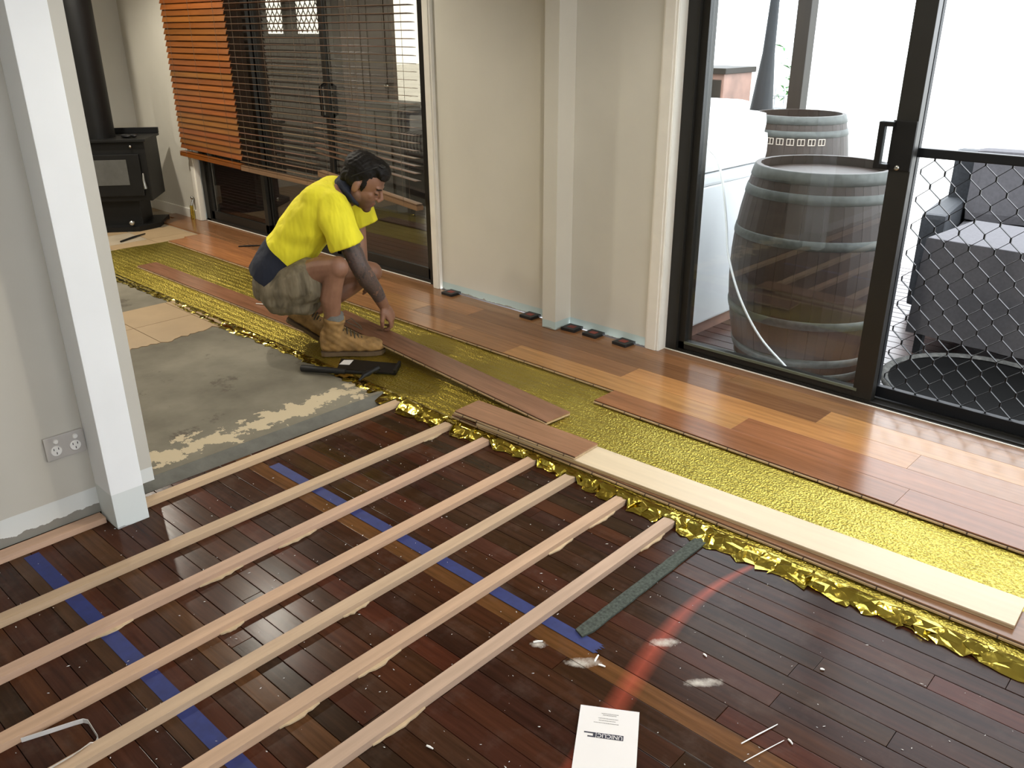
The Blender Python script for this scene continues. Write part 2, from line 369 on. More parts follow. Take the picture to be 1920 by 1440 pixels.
# ---- old timber floor
floor = struct(empty('floor', (0, 0, 0), A_OLD), 'old dark red-brown timber board floor')
MB().box(-2.93, 2.35, -1.65, 3.42, -.10, -.0125).build('subfloor', M['subfloor'], floor)
def oldcol(v):
    base = random.choice([(.105, .055, .036), (.085, .045, .031), (.12, .058, .036), (.095, .05, .034), (.075, .042, .030), (.135, .062, .037)])
    return tuple(c * k_ * random.uniform(.88, 1.15) for c, k_ in zip(base, (.48, .36, .28)))
P = .0655
for k in range(-42, 12):
    v0 = 1.565 + k * P; v1 = v0 + P
    cuts = [-2.90]; x = -2.9 + random.uniform(.9, 2.6)
    while x < 2.2: cuts.append(x); x += random.uniform(1.6, 3.4)
    if k == 4: cuts = [-2.9, -.62, 2.3]
    if k == 3: cuts = [-2.9, -1.9, -.66, 2.3]
    if k == -1: cuts = [-2.9, -2.0, -.72, 2.3]
    if k == -3: cuts = [-2.9, -1.13, 2.3]
    if cuts[-1] < 2.3: cuts.append(2.3)
    for a, e in zip(cuts[:-1], cuts[1:]):
        col = oldcol(k)
        if k == -2: col = (.14, .062, .022)
        if k == -12: col = (.105, .048, .021) if a < -1 else col
        if k == -15: col = (.07, .034, .017)
        if k in (-9,) and a < -1.5: col = (.055, .025, .014)
        if k in (1,) and a < -1.5: col = (.07, .025, .015)
        dz = random.uniform(-.0006, .0006)
        mb = MB().bbox(a + .0006, e - .0006, v0 + .0009, v1 - .0009, -.012, dz, .0012)
        mb.build('board', M['oldfloor'], floor, col)
# ---- concrete slab with broken tiling
slab = struct(empty('floor'), 'bare grey concrete slab with glue stains and leftover beige tiles')
ZS = .022
MB().add([(-8.4, -1.65, ZS), (-2.905, -1.65, ZS), (-2.905, 3.40, ZS), (-8.4, 3.40, ZS), (-8.4, -1.65, -.1), (-2.905, -1.65, -.1), (-2.905, 3.40, -.1), (-8.4, 3.40, -.1)],
         [(0, 1, 2, 3), (7, 6, 5, 4), (0, 4, 5, 1), (2, 6, 7, 3), (3, 7, 4, 0), (1, 5, 6, 2)]).build('slab', M['slab'], slab)
MB().add([(-2.905, -1.65, ZS - .0005), (-2.835, -1.65, .001), (-2.835, 3.40, .001), (-2.905, 3.40, ZS - .0005), (-2.905, -1.65, -.05), (-2.835, -1.65, -.05), (-2.835, 3.4, -.05), (-2.905, 3.4, -.05)],
         [(0, 1, 2, 3), (7, 6, 5, 4), (0, 4, 5, 1), (2, 6, 7, 3), (1, 5, 6, 2), (3, 7, 4, 0)]).build('slab_nosing', M['slab'], slab)
T = .345; TX, TY = -4.62, 1.78
def tile(i, j, jag=None, mat='tile'):
    x0, x1, y0, y1 = TX + i * T + .002, TX + (i + 1) * T - .002, TY + j * T + .002, TY + (j + 1) * T - .002
    poly = [(x0, y0)]
    if jag:
        nn_ = 14; poly.append((x1 - .02, y0))
        for q_ in range(1, nn_): poly.append((x1 - .01 - .035 * random.random() + jag * (q_ / nn_ - .5), y0 + (y1 - y0) * q_ / nn_))
        poly.append((x1 - .015, y1))
    else: poly += [(x1, y0), (x1, y1)]
    poly.append((x0, y1))
    MB().prism(poly, ZS - .004, ZS + .0035).build('tile', M[mat], slab)
for j in range(-3, 2):
    tile(0, j, -.05 if j == 0 else .03); tile(-1, j)
for i in range(-11, -5):
    for j in range(0, 5): tile(i, j, None, 'tilegrey' if (i > -8 and j >= 4) or (i + j) % 5 == 0 else 'tile')

# ---- laid engineered floor
laid = struct(empty('floor'), 'newly laid glossy brown timber floorboards along the wall')
ROW = [2.730, 2.877, 3.024, 3.171, 3.318, 3.405]
BR = [(.30, .155, .085), (.27, .135, .075), (.25, .13, .075), (.33, .175, .095)]
LT = [(.50, .275, .125), (.47, .26, .12)]
rows = [
    [(-2.115, -.806, (.27, .125, .07)), (-.806, 1.1, (.27, .14, .085)), (1.1, 2.3, BR[0])],
    [(-6.46, -4.75, (.42, .21, .10)), (-4.75, -3.25, (.33, .175, .085)), (-3.25, -2.827, (.27, .14, .075)), (-2.827, -1.522, (.48, .265, .125)), (-1.522, .15, (.30, .15, .08)), (.15, 2.3, BR[1])],
    [(-6.50, -4.9, (.40, .20, .10)), (-4.9, -3.7, (.36, .19, .09)), (-3.7, -2.192, (.24, .125, .072)), (-2.192, -.872, (.50, .28, .13)), (-.872, 1.0, (.33, .18, .10)), (1.0, 2.3, BR[3])],
    [(-7.25, -5.6, (.27, .145, .08)), (-5.6, -3.4, (.34, .18, .09)), (-3.4, -1.297, (.20, .105, .06)), (-1.297, .6, (.50, .29, .14)), (.6, 2.3, BR[0])],
    [(-7.45, -5.2, (.24, .13, .07)), (-5.2, -3.0, (.26, .14, .075)), (-3.0, -1.8, (.25, .14, .08)), (-1.8, .2, (.27, .15, .085)), (.2, 2.3, BR[2])],
]
def plank_mesh(L_, Wd, th=.014):
    mb = MB(); mb.bbox(0, L_, 0, Wd, 0, th, .0012)
    return mb
def add_tongue(par, x0, x1, y, z0, flip=False):
    # pale ply tongue under a dark groove line on the long edge, with saw kerfs
    d = -1 if not flip else 1
    t = MB(); t.box(x0, x1, min(y, y + d * .007), max(y, y + d * .007), z0 + .0025, z0 + .0085); t.build('tongue', M['ply'], par)
    g = MB(); g.box(x0, x1, min(y, y + d * .002), max(y, y + d * .002), z0 + .0085, z0 + .0105)
    x = x0 + .05
    while x < x1 - .05:
        g.box(x, x + .004, min(y, y + d * .0074), max(y, y + d * .0074), z0 + .002, z0 + .0089); x += random.uniform(.07, .13)
    g.build('groove', M['groove'], par)
for i, rw in enumerate(rows):
    for (x0, x1, c) in rw:
        y1 = ROW[i + 1] if i < 4 else 3.425
        if i == 4 and x0 < -2.99:  pass
        mb = MB(); z0 = ZT
        mb.bbox(x0 + .0004, x1 - .0004, ROW[i] + .0004, y1 - .0004, z0, ZF, .0009)
        dk = .80 if c[0] > .45 else .92; ob = mb.build('plank', M['plank'], laid, tuple(q_ * kk * dk * random.uniform(.96, 1.04) for q_, kk in zip(c, (1.0, .88, .70))))
        if i == 0 or (i == 1 and x1 < -1.5):
            add_tongue(ob, x0, min(x1, -2.12) if i == 1 else x1, ROW[i], z0)
# last narrow strip against the door track, with a pale expansion trim
MB().bbox(-2.262, 2.3, 3.425, 3.487, ZT, ZF, .0009).build('plank', M['plank'], laid, (.24, .13, .075))
MB().bbox(-2.262, 2.3, 3.487, 3.494, ZT, ZF + .003, .0009).build('edge_strip', M['trim'], laid)
MB().bbox(-6.95, -3.97, 3.425, 3.462, ZT, ZF, .0009).build('plank', M['plank'], laid, (.25, .135, .075))
MB().bbox(-6.95, -3.97, 3.462, 3.468, ZT, ZF + .003, .0009).build('edge_strip', M['trim'], laid)

# ---- walls
WY = 3.44
def wall(name, parts, mat, label=None):
    mb = MB()
    for p in parts: mb.box(*p)
    return struct(mb.build(name, mat), label)
wall('wall_back', [(-3.965, -2.272, WY, WY + .14, .041, 2.45), (-8.35, -6.995, WY, WY + .14, .022, 2.45), (-6.995, -3.965, WY, WY + .14, 2.12, 2.45), (-2.272, .06, WY, WY + .14, 2.12, 2.45), (.06, 2.45, WY, WY + .14, .0, 2.45)], M['wall'], 'beige painted wall with the skirting removed')
wall('wall_end', [(-8.35, -7.98, -1.65, WY, .0, 2.45)], M['wallplain'], 'beige end wall behind the wood heater')
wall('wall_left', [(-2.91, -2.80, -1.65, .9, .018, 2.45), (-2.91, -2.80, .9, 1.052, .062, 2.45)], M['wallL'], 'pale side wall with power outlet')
wall('wall_rear', [(-8.35, 2.45, -1.75, -1.65, -.05, 2.45)], M['wallplain'])
wall('wall_right', [(2.3, 2.45, -1.65, -.9, 0, 2.45), (2.3, 2.45, 2.5, 3.5, 0, 2.45), (2.3, 2.45, -.9, 2.5, 0, .75), (2.3, 2.45, -.9, 2.5, 2.15, 2.45)], M['wallplain'])
wall('ceiling', [(-8.35, 2.45, -1.75, 3.6, 2.45, 2.55)], M['ceil'])
# corner pilaster column on the back wall
mb = MB(); mb.bbox(-2.945, -2.851, 3.312, WY, .041, 2.45, .003)
struct(mb.build('trim_1', M['wall']), 'square painted column casing on the beige wall')
# post on the left wall
mb = MB(); mb.bbox(-2.80, -2.668, .853, .962, .0, 2.45, .003)
struct(mb.build('trim_2', M['post']), 'white painted post casing at the end of the side wall')
# window and door architraves
def arch(name, x0, x1, y0, lab):
    mb = MB(); mb.bbox(x0, x1, y0, WY + .02, .041, 2.12, .004); mb.bbox(x0 + .01, x1 - .012, y0 - .006, y0 + .01, .041, 2.12, .003)
    struct(mb.build(name, M['trim']), lab)
arch('trim_3', -3.966, -3.90, 3.418, 'cream architrave right of the blinds')
arch('trim_4', -2.341, -2.264, 3.424, 'cream architrave left of the sliding door')
arch('trim_5', -7.03, -6.955, 3.418, 'cream architrave beside the wood heater')
mb = MB(); mb.box(-2.272, -2.262, 3.43, 3.58, .04, 2.12); struct(mb.build('trim_6', M['trim']), 'door reveal lining')
mb = MB(); mb.bbox(-7.98, -7.03, 3.424, WY, .022, .115, .005); struct(mb.build('baseboard_left', M['trim']), 'cream skirting beside the wood heater')

# ---- window behind the blinds: three-panel dark framed sliding door
win = struct(empty('window_1'), 'dark framed glass sliding window behind the timber blinds')
fy0, fy1 = 3.468, 3.56
fr = MB(); fr.box(-6.955, -6.89, fy0, fy1, .03, 2.12); fr.box(-4.035, -3.966, fy0 - .01, fy1, .03, 2.12); fr.box(-6.89, -4.035, fy0, fy1, 2.05, 2.12); fr.box(-6.955, -3.966, fy0, fy1 + .03, .0, .06)
fr.build('window_frame', M['frame'], win)
for i, (x0, x1, yy) in enumerate(((-6.89, -5.98, 3.50), (-6.02, -5.02, 3.535), (-5.08, -4.035, 3.50))):
    p = MB(); w_ = .05
    p.bbox(x0, x0 + w_, yy - .015, yy + .015, .055, 2.06, .003); p.bbox(x1 - w_, x1, yy - .015, yy + .015, .055, 2.06, .003); p.bbox(x0, x1, yy - .015, yy + .015, .055, .13, .003); p.bbox(x0, x1, yy - .015, yy + .015, 2.0, 2.06, .003)
    sash = p.build('sash', M['frame'], win)
    MB().box(x0 + w_, x1 - w_, yy - .003, yy + .003, .13, 2.0).build('pane', M['glassdark'], sash)
hb = MB(); hb.tube([(-5.05, 3.48, 1.22), (-5.05, 3.44, 1.20), (-5.05, 3.44, 1.02), (-5.05, 3.48, 1.0)], .012, 8); hb.build('handle', M['black'], win)

# ---- sliding door on the right
door = struct(empty('door_1'), 'dark aluminium sliding glass door standing half open')
fr = MB(); fr.box(-2.262, -2.20, 3.494, 3.64, .02, 2.12); fr.box(.0, .06, 3.494, 3.64, .02, 2.12); fr.box(-2.262, .06, 3.494, 3.64, 2.06, 2.12); fr.box(-2.262, .06, 3.494, 3.66, -.05, .045)
fr.box(-2.262, .06, 3.505, 3.510, .04, .052); fr.box(-2.262, .06, 3.565, 3.570, .04, .052)
fr.build('door_frame', M['frame'], door)
leaf = MB(); leaf.bbox(-2.20, -2.163, 3.515, 3.553, .05, 2.07, .003); leaf.bbox(-1.295, -1.211, 3.512, 3.556, .05, 2.07, .003); leaf.bbox(-2.20, -1.295, 3.515, 3.553, .05, .092, .003); leaf.bbox(-2.20, -1.25, 3.515, 3.553, 2.0, 2.07, .003)
lf = leaf.build('door_leaf', M['frame'], door)
MB().box(-2.163, -1.295, 3.532, 3.538, .09, 2.0).build('pane', M['glass'], lf)
bd = MB(); bd.box(-2.163, -1.278, 3.508, 3.516, .082, .094); bd.build('glazing_bead', M['bar'], lf)
hd = MB(); hd.bbox(-1.302, -1.212, 3.505, 3.514, 1.03, 1.22, .003); hd.bbox(-1.345, -1.322, 3.475, 3.505, 1.035, 1.215, .004); hd.bbox(-1.345, -1.29, 3.478, 3.512, 1.035, 1.055, .003); hd.bbox(-1.345, -1.29, 3.478, 3.512, 1.197, 1.215, .003)
hd.build('handle', M['black'], lf)
MB().lathe([(.011, 0), (.011, .004), (.006, .006)], (0, 0, 0), 16).build('lock_cylinder', M['steel'], lf)
lk = bpy.data.objects['lock_cylinder']; lk.location = (-1.262, 3.506, 1.042); lk.rotation_euler = (R(90), 0, 0)
# security screen door with diamond grille, outer track
scr = struct(empty('door_2'), 'black security screen door with diamond grille below the mid rail')
sf = MB(); sf.bbox(-1.25, -1.218, 3.585, 3.615, .05, 2.06, .003); sf.bbox(-.09, -.0, 3.585, 3.615, .05, 2.06, .003); sf.bbox(-1.22, -.09, 3.585, 3.615, 1.078, 1.114, .004); sf.bbox(-1.22, -.09, 3.585, 3.615, .05, .10, .003); sf.bbox(-1.22, -.09, 3.585, 3.615, 2.0, 2.06, .003)
sf.build('screen_frame', M['meshblk'], scr)
NX, NZ, PX, PZ = -1.016, 1.023, .0925, .109
def strand(flip):
    mb = MB(); h = PX / 4; pts = []
    zt = 1.085; k = 0; zc = NZ + PZ * .75
    z_ = NZ + PZ / 2 if flip else NZ + PZ
    z_ = NZ + PZ / 2; side = 1 if not flip else -1
    path = []
    while z_ > .07:
        path.append((side * (h - .001), z_ + .009)); path.append((side * (h - .001), z_ - .009)); z_ -= PZ / 2; side = -side
    path = [(x_, min(1.082, max(.095, zz_))) for x_, zz_ in path]
    t_ = .0019
    v = []; 
    for (x_, zz_) in path: v += [(x_ - t_, -.0045, zz_), (x_ + t_, -.0045, zz_), (x_ + t_, .0045, zz_), (x_ - t_, .0045, zz_)]
    f = []
    for q_ in range(len(path) - 1):
        for w_ in range(4): f.append((q_ * 4 + w_, q_ * 4 + (w_ + 1) % 4, q_ * 4 + 4 + (w_ + 1) % 4, q_ * 4 + 4 + w_))
    mb.add(v, f); return mb.mesh('grille_bar', M['meshblk'])
sm = [strand(False), strand(True)]
for k in range(-4, 40):
    xc = NX + PX / 4 + k * PX / 2
    if xc < -1.235 or xc > -.1: continue
    # node rows: z = NZ at x = NX + n PX ; z = NZ + PZ/2 at x = NX + (n+.5) PX
    inst(sm[k % 2], 'grille_bar', scr, (xc, 3.60, 0))

# ---- ceiling downlights
def downlight(x, y, pw, lab):
    t = empty('downlight', (x, y, 2.45)); tag(t, lab, 'ceiling light', 'ceiling downlights')
    MB().lathe([(.058, -.001), (.058, -.010), (.044, -.012), (.044, -.004)], n=24, cap=False).build('bezel', M['white'], t)
    MB().lathe([(.044, -.004), (.001, -.0035)], n=24, cap=False).build('diffuser', M['lamp'], t)
    ld = bpy.data.lights.new('downlight_lamp', 'SPOT'); ld.energy = pw; ld.color = (1.0, .93, .80); ld.spot_size = R(150); ld.spot_blend = .45; ld.shadow_soft_size = .05
    lo = bpy.data.objects.new('downlight_lamp', ld); COL.objects.link(lo); lo.parent = t; lo.location = (0, 0, -.025)
for x, y, k in ((-4.75, 2.42, 2.5), (-6.5, 2.3, 4.1), (-4.75, .3, 1.5), (-6.9, .2, 3.2), (-1.5, 2.0, 2.3), (.9, 2.0, 2.0), (.9, -.6, .9), (-1.5, -.8, .6)):
    downlight(x, y, DOWNLIGHT_W * k, 'small round recessed downlight in the white ceiling')

# ================================================================== FLOOR WORKS
# ---- timber battens
def batten(x_far, x_near, y_far, y_near, label, w=.043, h=.022, col=(.50, .365, .245)):
    L_ = math.hypot(y_far - y_near, x_far - x_near); ang = math.atan2(-(x_far - x_near), y_far - y_near)
    mb = MB(); mb.bbox(0, w, 0, L_, .0006, h, .0012)
    o = mb.build('timber_batten', M['batten'], None, tuple(c_ * random.uniform(.93, 1.05) for c_ in col)); o.location = (x_near, y_near, 0); o.rotation_euler = (0, 0, ang)
    tag(o, label, 'batten', 'pale timber battens screwed to the old floor'); return o
batten(-2.800, -2.772, 2.30, .95, 'pale timber batten pressed against the concrete slab edge', w=.040)
batten(-2.790, -2.778, .845, -.40, 'short pale batten along the foot of the side wall', w=.050)
BATT = [(-2.460, -2.432, 2.30, -.2), (-2.244, -2.180, 2.30, -.2), (-1.992, -1.940, 2.30, -.2), (-1.796, -1.745, 2.30, -.3), (-1.559, -1.526, 2.30, -.3), (-1.353, -1.318, 2.30, -.3)]
names = ['first', 'second', 'third', 'fourth', 'fifth', 'sixth']
for i, (xf, xn, yf, yn) in enumerate(BATT):
    batten(xf, xn, yf, yn, 'pale timber batten, %s clear of the slab-edge batten, crossing the blue tape' % names[i])
# thin torn packers wedged under the battens
pk = [(0, (815, 838), (836, 806)), (1, (150, 1180), (230, 1142)), (1, (375, 1101), (455, 1060)), (1, (505, 1016), (580, 985)), (2, (413, 1190), (460, 1168)), (3, (640, 1155), (690, 1128)),
      (4, (523, 1366), (598, 1317)), (4, (669, 1269), (752, 1219)), (4, (1025, 1038), (1075, 1011)), (4, (1102, 990), (1154, 957)), (5, (694, 1394), (792, 1323)), (5, (1194, 1031), (1246, 995))]
for (bi, a, e) in pk:
    bo = BATT[bi]; ya, yb = atz(a[0], a[1], .002)[1], min(atz(e[0], e[1], .002)[1], 2.09); L_ = max(.07, yb - ya); n = 9; ya = yb - L_
    xr = bo[1] + (bo[0] - bo[1]) * (ya - bo[3]) / (bo[2] - bo[3]) + .043; ang = math.atan2(bo[2] - bo[3], bo[0] - bo[1])
    jag = [(L_ * q / n, -.002 - .010 * math.sin(math.pi * (q + .3) / (n + .6)) * random.uniform(.4, 1.2)) for q in range(n + 1)]
    pm = MB()
    pm.add([(x_, y_, z_) for z_ in (.0003, .005) for (x_, y_) in jag] + [(x_, .008, z_) for z_ in (.0003, .005) for (x_, _) in jag],
           [(10 + i, 11 + i, 31 + i, 30 + i) for i in range(n)] + [(i, 20 + i, 21 + i, 1 + i) for i in range(n)] + [(i, 1 + i, 11 + i, 10 + i) for i in range(n)] + [(0, 10, 30, 20), (9, 29, 39, 19)] + [(21 + i, 20 + i, 30 + i, 31 + i) for i in range(n)])
    o = pm.build('timber_packer', M['batten'], None, (.56, .43, .28)); o.location = (xr, ya, .001); o.rotation_euler = (0, 0, ang)
    tag(o, 'thin torn sliver of timber packing under the %s batten clear of the slab edge' % names[bi], 'timber sliver', 'timber packing slivers under the battens')
# ---- masking tape
def uv2w(u, v): return (u * math.cos(A_OLD) - v * math.sin(A_OLD), u * math.sin(A_OLD) + v * math.cos(A_OLD))
def tape(u0, u1, v0, v1, lab, jag):
    n = 10; poly = [(u0, v0), (u1, v0)] + [(u1 + (random.uniform(-.012, .012) if jag else 0), v0 + (v1 - v0) * q / n) for q in range(1, n)] + [(u1, v1), (u0, v1)]
    mb = MB().prism(poly, .0009, .0014); o = mb.build('masking_tape', M['tape']); o.rotation_euler = (0, 0, A_OLD); tag(o, lab, 'tape'); return o
tape(-2.66, -1.085, 1.492, 1.536, 'blue masking tape strip ending near the dark cork strip', True)
tape(-2.71, -.4, .622, .668, 'blue masking tape strip running out from the foot of the side wall', False)
# ---- dark strip
p0, p1 = atz(1090, 1187, .004), atz(1329, 1002, .004); d = (p1 - p0)[:2]; L_ = float(np.hypot(*d)) + .06
mb = MB(); n = 24; top = [(L_ * q / n, .021 + random.uniform(-.001, .001)) for q in range(n + 1)]; bot = [(L_ * q / n, -.021 + random.uniform(-.001, .001)) for q in range(n, -1, -1)]; bot[-1] = (-.012, -.012); 
mb.prism(bot + top, .001, .007); o = mb.build('packing_strip', M['cork']); o.location = (p0[0], p0[1], 0); o.rotation_euler = (0, 0, math.atan2(d[1], d[0])); tag(o, 'dark speckled rubber cork packing strip on the old boards', 'packing strip')
# ---- gold foil underlay
fo = empty('foil_underlay', (-2, 2.5, .024)); tag(fo, 'shiny gold foil underlay sheet unrolled across battens and slab', 'underlay')
def fz(x): return .0265 if x < -2.95 else .0242
xs = np.arange(-6.51, 2.3, .022); ys = np.linspace(2.185, 2.95, 34)
X, Y = np.meshgrid(xs, ys)
und = (np.sin(X * 3.1 + Y * 9) * .4 + np.sin(X * 7.7 - Y * 4) * .35 + np.sin(X * 13 + Y * 21) * .25) * .5 + .5
band = np.clip(np.minimum((Y - 2.36) / .06, (2.70 - Y) / .06), 0, 1)
Z = np.where(X < -2.95, .0268, .0243) + und * band * .004
far_bump = np.exp(-((X + 2.28) / .12) ** 2) + .8 * np.exp(-((X + 2.72) / .09) ** 2)
Z += far_bump * np.exp(-((Y - 2.70) / .08) ** 2) * .006 * (Y < 2.86)
Z[Y > 2.72] = np.minimum(Z[Y > 2.72], .0256)
v = np.stack([X.ravel(), Y.ravel(), Z.ravel()], 1); nx, ny = len(xs), len(ys)
f = [(j * nx + i, j * nx + i + 1, (j + 1) * nx + i + 1, (j + 1) * nx + i) for j in range(ny - 1) for i in range(nx - 1)]
mb = MB(); mb.add(v, f, 0, True); o = mb.build('sheet', M['foil'], fo); o.matrix_parent_inverse = Matrix.Translation((2, -2.5, -.024))
def bx_at(bo, y_): return bo[1] + (bo[0] - bo[1]) * (y_ - bo[3]) / (bo[2] - bo[3])
OVER = [(bx_at(q_, 2.15), bx_at(q_, 2.15) + .043) for q_ in BATT] + [(bx_at((-2.800, -2.772, 2.30, .95), 2.15), bx_at((-2.800, -2.772, 2.30, .95), 2.15) + .040)]
xs_ = []; x = -6.5
while x < 2.3: xs_.append((x, True)); x += random.choice((.008, .014, .02, .035))
xs_ = [q_ for q_ in xs_ if not any(l_ - .022 < q_[0] < h_ + .022 for l_, h_ in OVER)]
for l_, h_ in OVER: xs_ += [(l_ - .020, False), (l_ - .005, False), (l_ + .008, False), ((l_ + h_) / 2, False), (h_ - .008, False), (h_ + .005, False), (h_ + .020, False)]
mb = MB(); ringsv = []
for x, free in sorted(xs_):
    on = any(l_ - .006 < x < h_ + .006 for l_, h_ in OVER)
    base = .0225 if x < -2.93 else (.0015 if x > -2.80 else .010)
    if on: base = .0226
    w1 = random.uniform(.012, .026); w2 = random.uniform(.030, .058) + .012 * math.sin(x * 4)
    if -2.95 < x < -2.2: w2 += .02
    if on: w1, w2 = .010, random.uniform(.018, .028)
    top = .0275 if x < -2.93 else .0252
    fl = random.choice((-1, 1)) * random.uniform(.2, 1.0); j = 1.0 if free else 0.0
    ringsv.append([(x, 2.200, top), (x + j * random.uniform(-.01, .01), 2.186, top + .003 + .003 * fl), (x + j * random.uniform(-.014, .014), 2.182 - w1 * .5, max(base + .002, top - .002 + .006 * fl)),
                   (x + j * random.uniform(-.014, .014), 2.180 - w1, max(base + .002, top - .008 - .006 * fl)), (x + j * random.uniform(-.014, .014), 2.178 - (w1 + w2) / 2, base + (.002 if on else .006 + .005 * fl * random.random())), (x + j * random.uniform(-.012, .012), 2.178 - w2, base + (.0008 if on else random.uniform(.0005, .003)))])
v = [p for r_ in ringsv for p in r_]; k = 6; f = []
for i in range(len(ringsv) - 1):
    for j in range(k - 1):
        a, b_, c_, d_ = i * k + j, (i + 1) * k + j, (i + 1) * k + j + 1, i * k + j + 1
        f += [(a, d_, b_), (b_, d_, c_)] if random.random() < .5 else [(a, d_, c_), (a, c_, b_)]
mb.add(v, f, 0, False); o = mb.build('crumpled_edge', M['foilcrush'], fo); o.matrix_parent_inverse = Matrix.Translation((2, -2.5, -.024)); o['label'] = 'crumpled shiny gold foil edge'
# ---- loose planks
def loose(p_near_l, p_near_r, wid, z_l, z_r, col, label, top='plank', far_dz=0.0, tongue=True, flipmat=False):
    """plank from its near-left to near-right top corners"""
    a = np.array([p_near_l[0], p_near_l[1], z_l]); b_ = np.array([p_near_r[0], p_near_r[1], z_r]); d = b_ - a; L_ = float(np.linalg.norm(d)); ex = d / L_
    ey = np.cross([0, 0, 1.0], ex); ey /= np.linalg.norm(ey); ey = ey * math.cos(far_dz) + np.array([0, 0, 1]) * math.sin(far_dz); ez = np.cross(ex, ey)
    o = MB().bbox(0, L_, 0, wid, -.005, 0, .001).build('floor_plank', M[top], None, col)
    mt = Matrix.Identity(4)
    for i in range(3): mt[i][0], mt[i][1], mt[i][2], mt[i][3] = ex[i], ey[i], ez[i], a[i]
    o.matrix_world = mt
    MB().box(.0005, L_ - .0005, .0005, wid - .0005, -.014, -.005).build('core', M['ply'], o)
    if tongue: add_tongue(o, 0, L_, 0, -.0145)
    tag(o, label, 'floor plank'); return o
z1 = ZT + .0145
loose((-5.89, 2.375), (-3.72, 2.385), .135, z1, z1, (.27, .13, .075), 'loose red-brown floor plank on the gold foil, reaching behind the crouching man')
hl = [atz(652, 613, .090), atz(1025, 791, .045)]
dl = hl[1] - hl[0]; hl[0] = hl[0] - dl * .16
loose(hl[0], hl[1], .142, .097, .045, (.23, .115, .068), 'dark brown floor plank under the crouching man\'s hand, set at an angle')
loose((-2.46, 2.196), (1.15, 2.282), .148, z1, z1, (.26, .14, .08), 'brown floor plank lying along the crumpled front edge of the foil')
loose((-2.30, 2.183), (-.312, 2.289), .148, z1 + .0155, z1 + .0155, (1, 1, 1), 'cream floor plank lying upside down, its pale underside showing', top='pale', tongue=False)
ps, pe = atz(853, 770, z1 + .031), atz(1078, 856, z1 + .031)
loose(ps, pe, .145, z1 + .031, z1 + .031, (.29, .15, .085), 'short brown offcut of floor plank on top of the upside-down cream plank')
# ---- plastic spacers against the wall
def spacer(px, py, rz, lab):
    t = empty('plastic_spacer', (px, py, ZF), rz); tag(t, lab, 'spacer', 'black plastic spacers along the wall')
    MB().bbox(-.045, .045, -.042, .042, 0, .016, .003).build('block', M['blackplastic'], t)
    MB().box(-.022, .022, -.018, .018, .0155, .0168).build('red_insert', M['red'], t)
spacer(-3.772, 3.394, 0, 'black plastic spacer beside the cream architrave of the blinds window')
spacer(-3.110, 3.394, 0, 'black plastic spacer on the floor left of the wall column')
spacer(-2.797, 3.390, R(4), 'black plastic spacer touching the right side of the wall column')
spacer(-2.652, 3.395, 0, 'black plastic spacer midway between wall column and door architrave')
spacer(-2.452, 3.395, R(-3), 'black plastic spacer next to the sliding door architrave')
# ---- leaflet
t = empty('paper_leaflet', (0, 0, 0)); tag(t, 'white folded paper leaflet with a dark printed logo on the old floor', 'leaflet')
q0, q1, q2 = atz(1089, 1322, .003)[:2], atz(1199, 1336, .003)[:2], atz(1071, 1440, .003)[:2]
eu = (q0 - q1); wl = float(np.hypot(*eu)); eu = eu / wl; ev = q2 - q0; ev = ev - eu * (ev @ eu); ev = ev / np.hypot(*ev)
# leaflet frame: text reads along eu (upside down to the camera), origin at its reading bottom-right -> build local x=eu, y=-ev
rzl = math.atan2(eu[1], eu[0]); t.location = (q1[0], q1[1], .002); t.rotation_euler = (0, 0, rzl)
mb = MB(); H_ = .21; n = 8
for k in range(n):
    xa, xb = wl * k / n, wl * (k + 1) / n; za, zb = .002 + .0006 * (k / n) ** 3, .002 + .0006 * ((k + 1) / n) ** 3
    mb.add([(xa, 0, za - .001), (xb, 0, zb - .001), (xb, H_, zb - .001), (xa, H_, za - .001), (xa, 0, za), (xb, 0, zb), (xb, H_, zb), (xa, H_, za)], [(4, 5, 6, 7), (3, 2, 1, 0), (0, 1, 5, 4), (2, 3, 7, 6), (0, 4, 7, 3), (1, 2, 6, 5)])
sheet = mb.build('sheet', M['paper'], t)
if np.dot([-math.sin(rzl), math.cos(rzl)], ev) < 0: sheet.scale.y = -1; LS = -1
else: LS = 1
def text(body, size, loc, mat, par, ext=.0002, name='printed_word', align='CENTER'):
    cu = bpy.data.curves.new(name, 'FONT'); cu.body = body; cu.size = size; cu.align_x = align; cu.align_y = 'CENTER'; cu.extrude = ext
    o = bpy.data.objects.new('tmp_text', cu); COL.objects.link(o)
    dg = bpy.context.evaluated_depsgraph_get(); me = bpy.data.meshes.new_from_object(o.evaluated_get(dg)); bpy.data.objects.remove(o)
    me.materials.clear(); me.materials.append(mat); r_ = bpy.data.objects.new(name, me); COL.objects.link(r_); r_.parent = par; r_.location = loc; return r_
ly = lambda d_: LS * d_            # distance from the far edge toward the camera
lgy = ly(.092)
MB().box(.034, .098, lgy - .0075, lgy + .0075, .0022, .0029).build('logo_block', M['ink'], t)
tx = text('UNICLIC', .0165, (.066, lgy, .0030), M['paper'], t); tx.scale = (.94, 1, 1)
lg = MB(); lg.box(.0995, .106, lgy - .0075, lgy + .0075, .0022, .0029); lg.box(.106, .128, lgy - .0075, lgy - .0040, .0022, .0029); lg.box(.106, .119, lgy + .0040, lgy + .0075, .0022, .0029)
lg.build('logo_bracket', M['ink'], t)
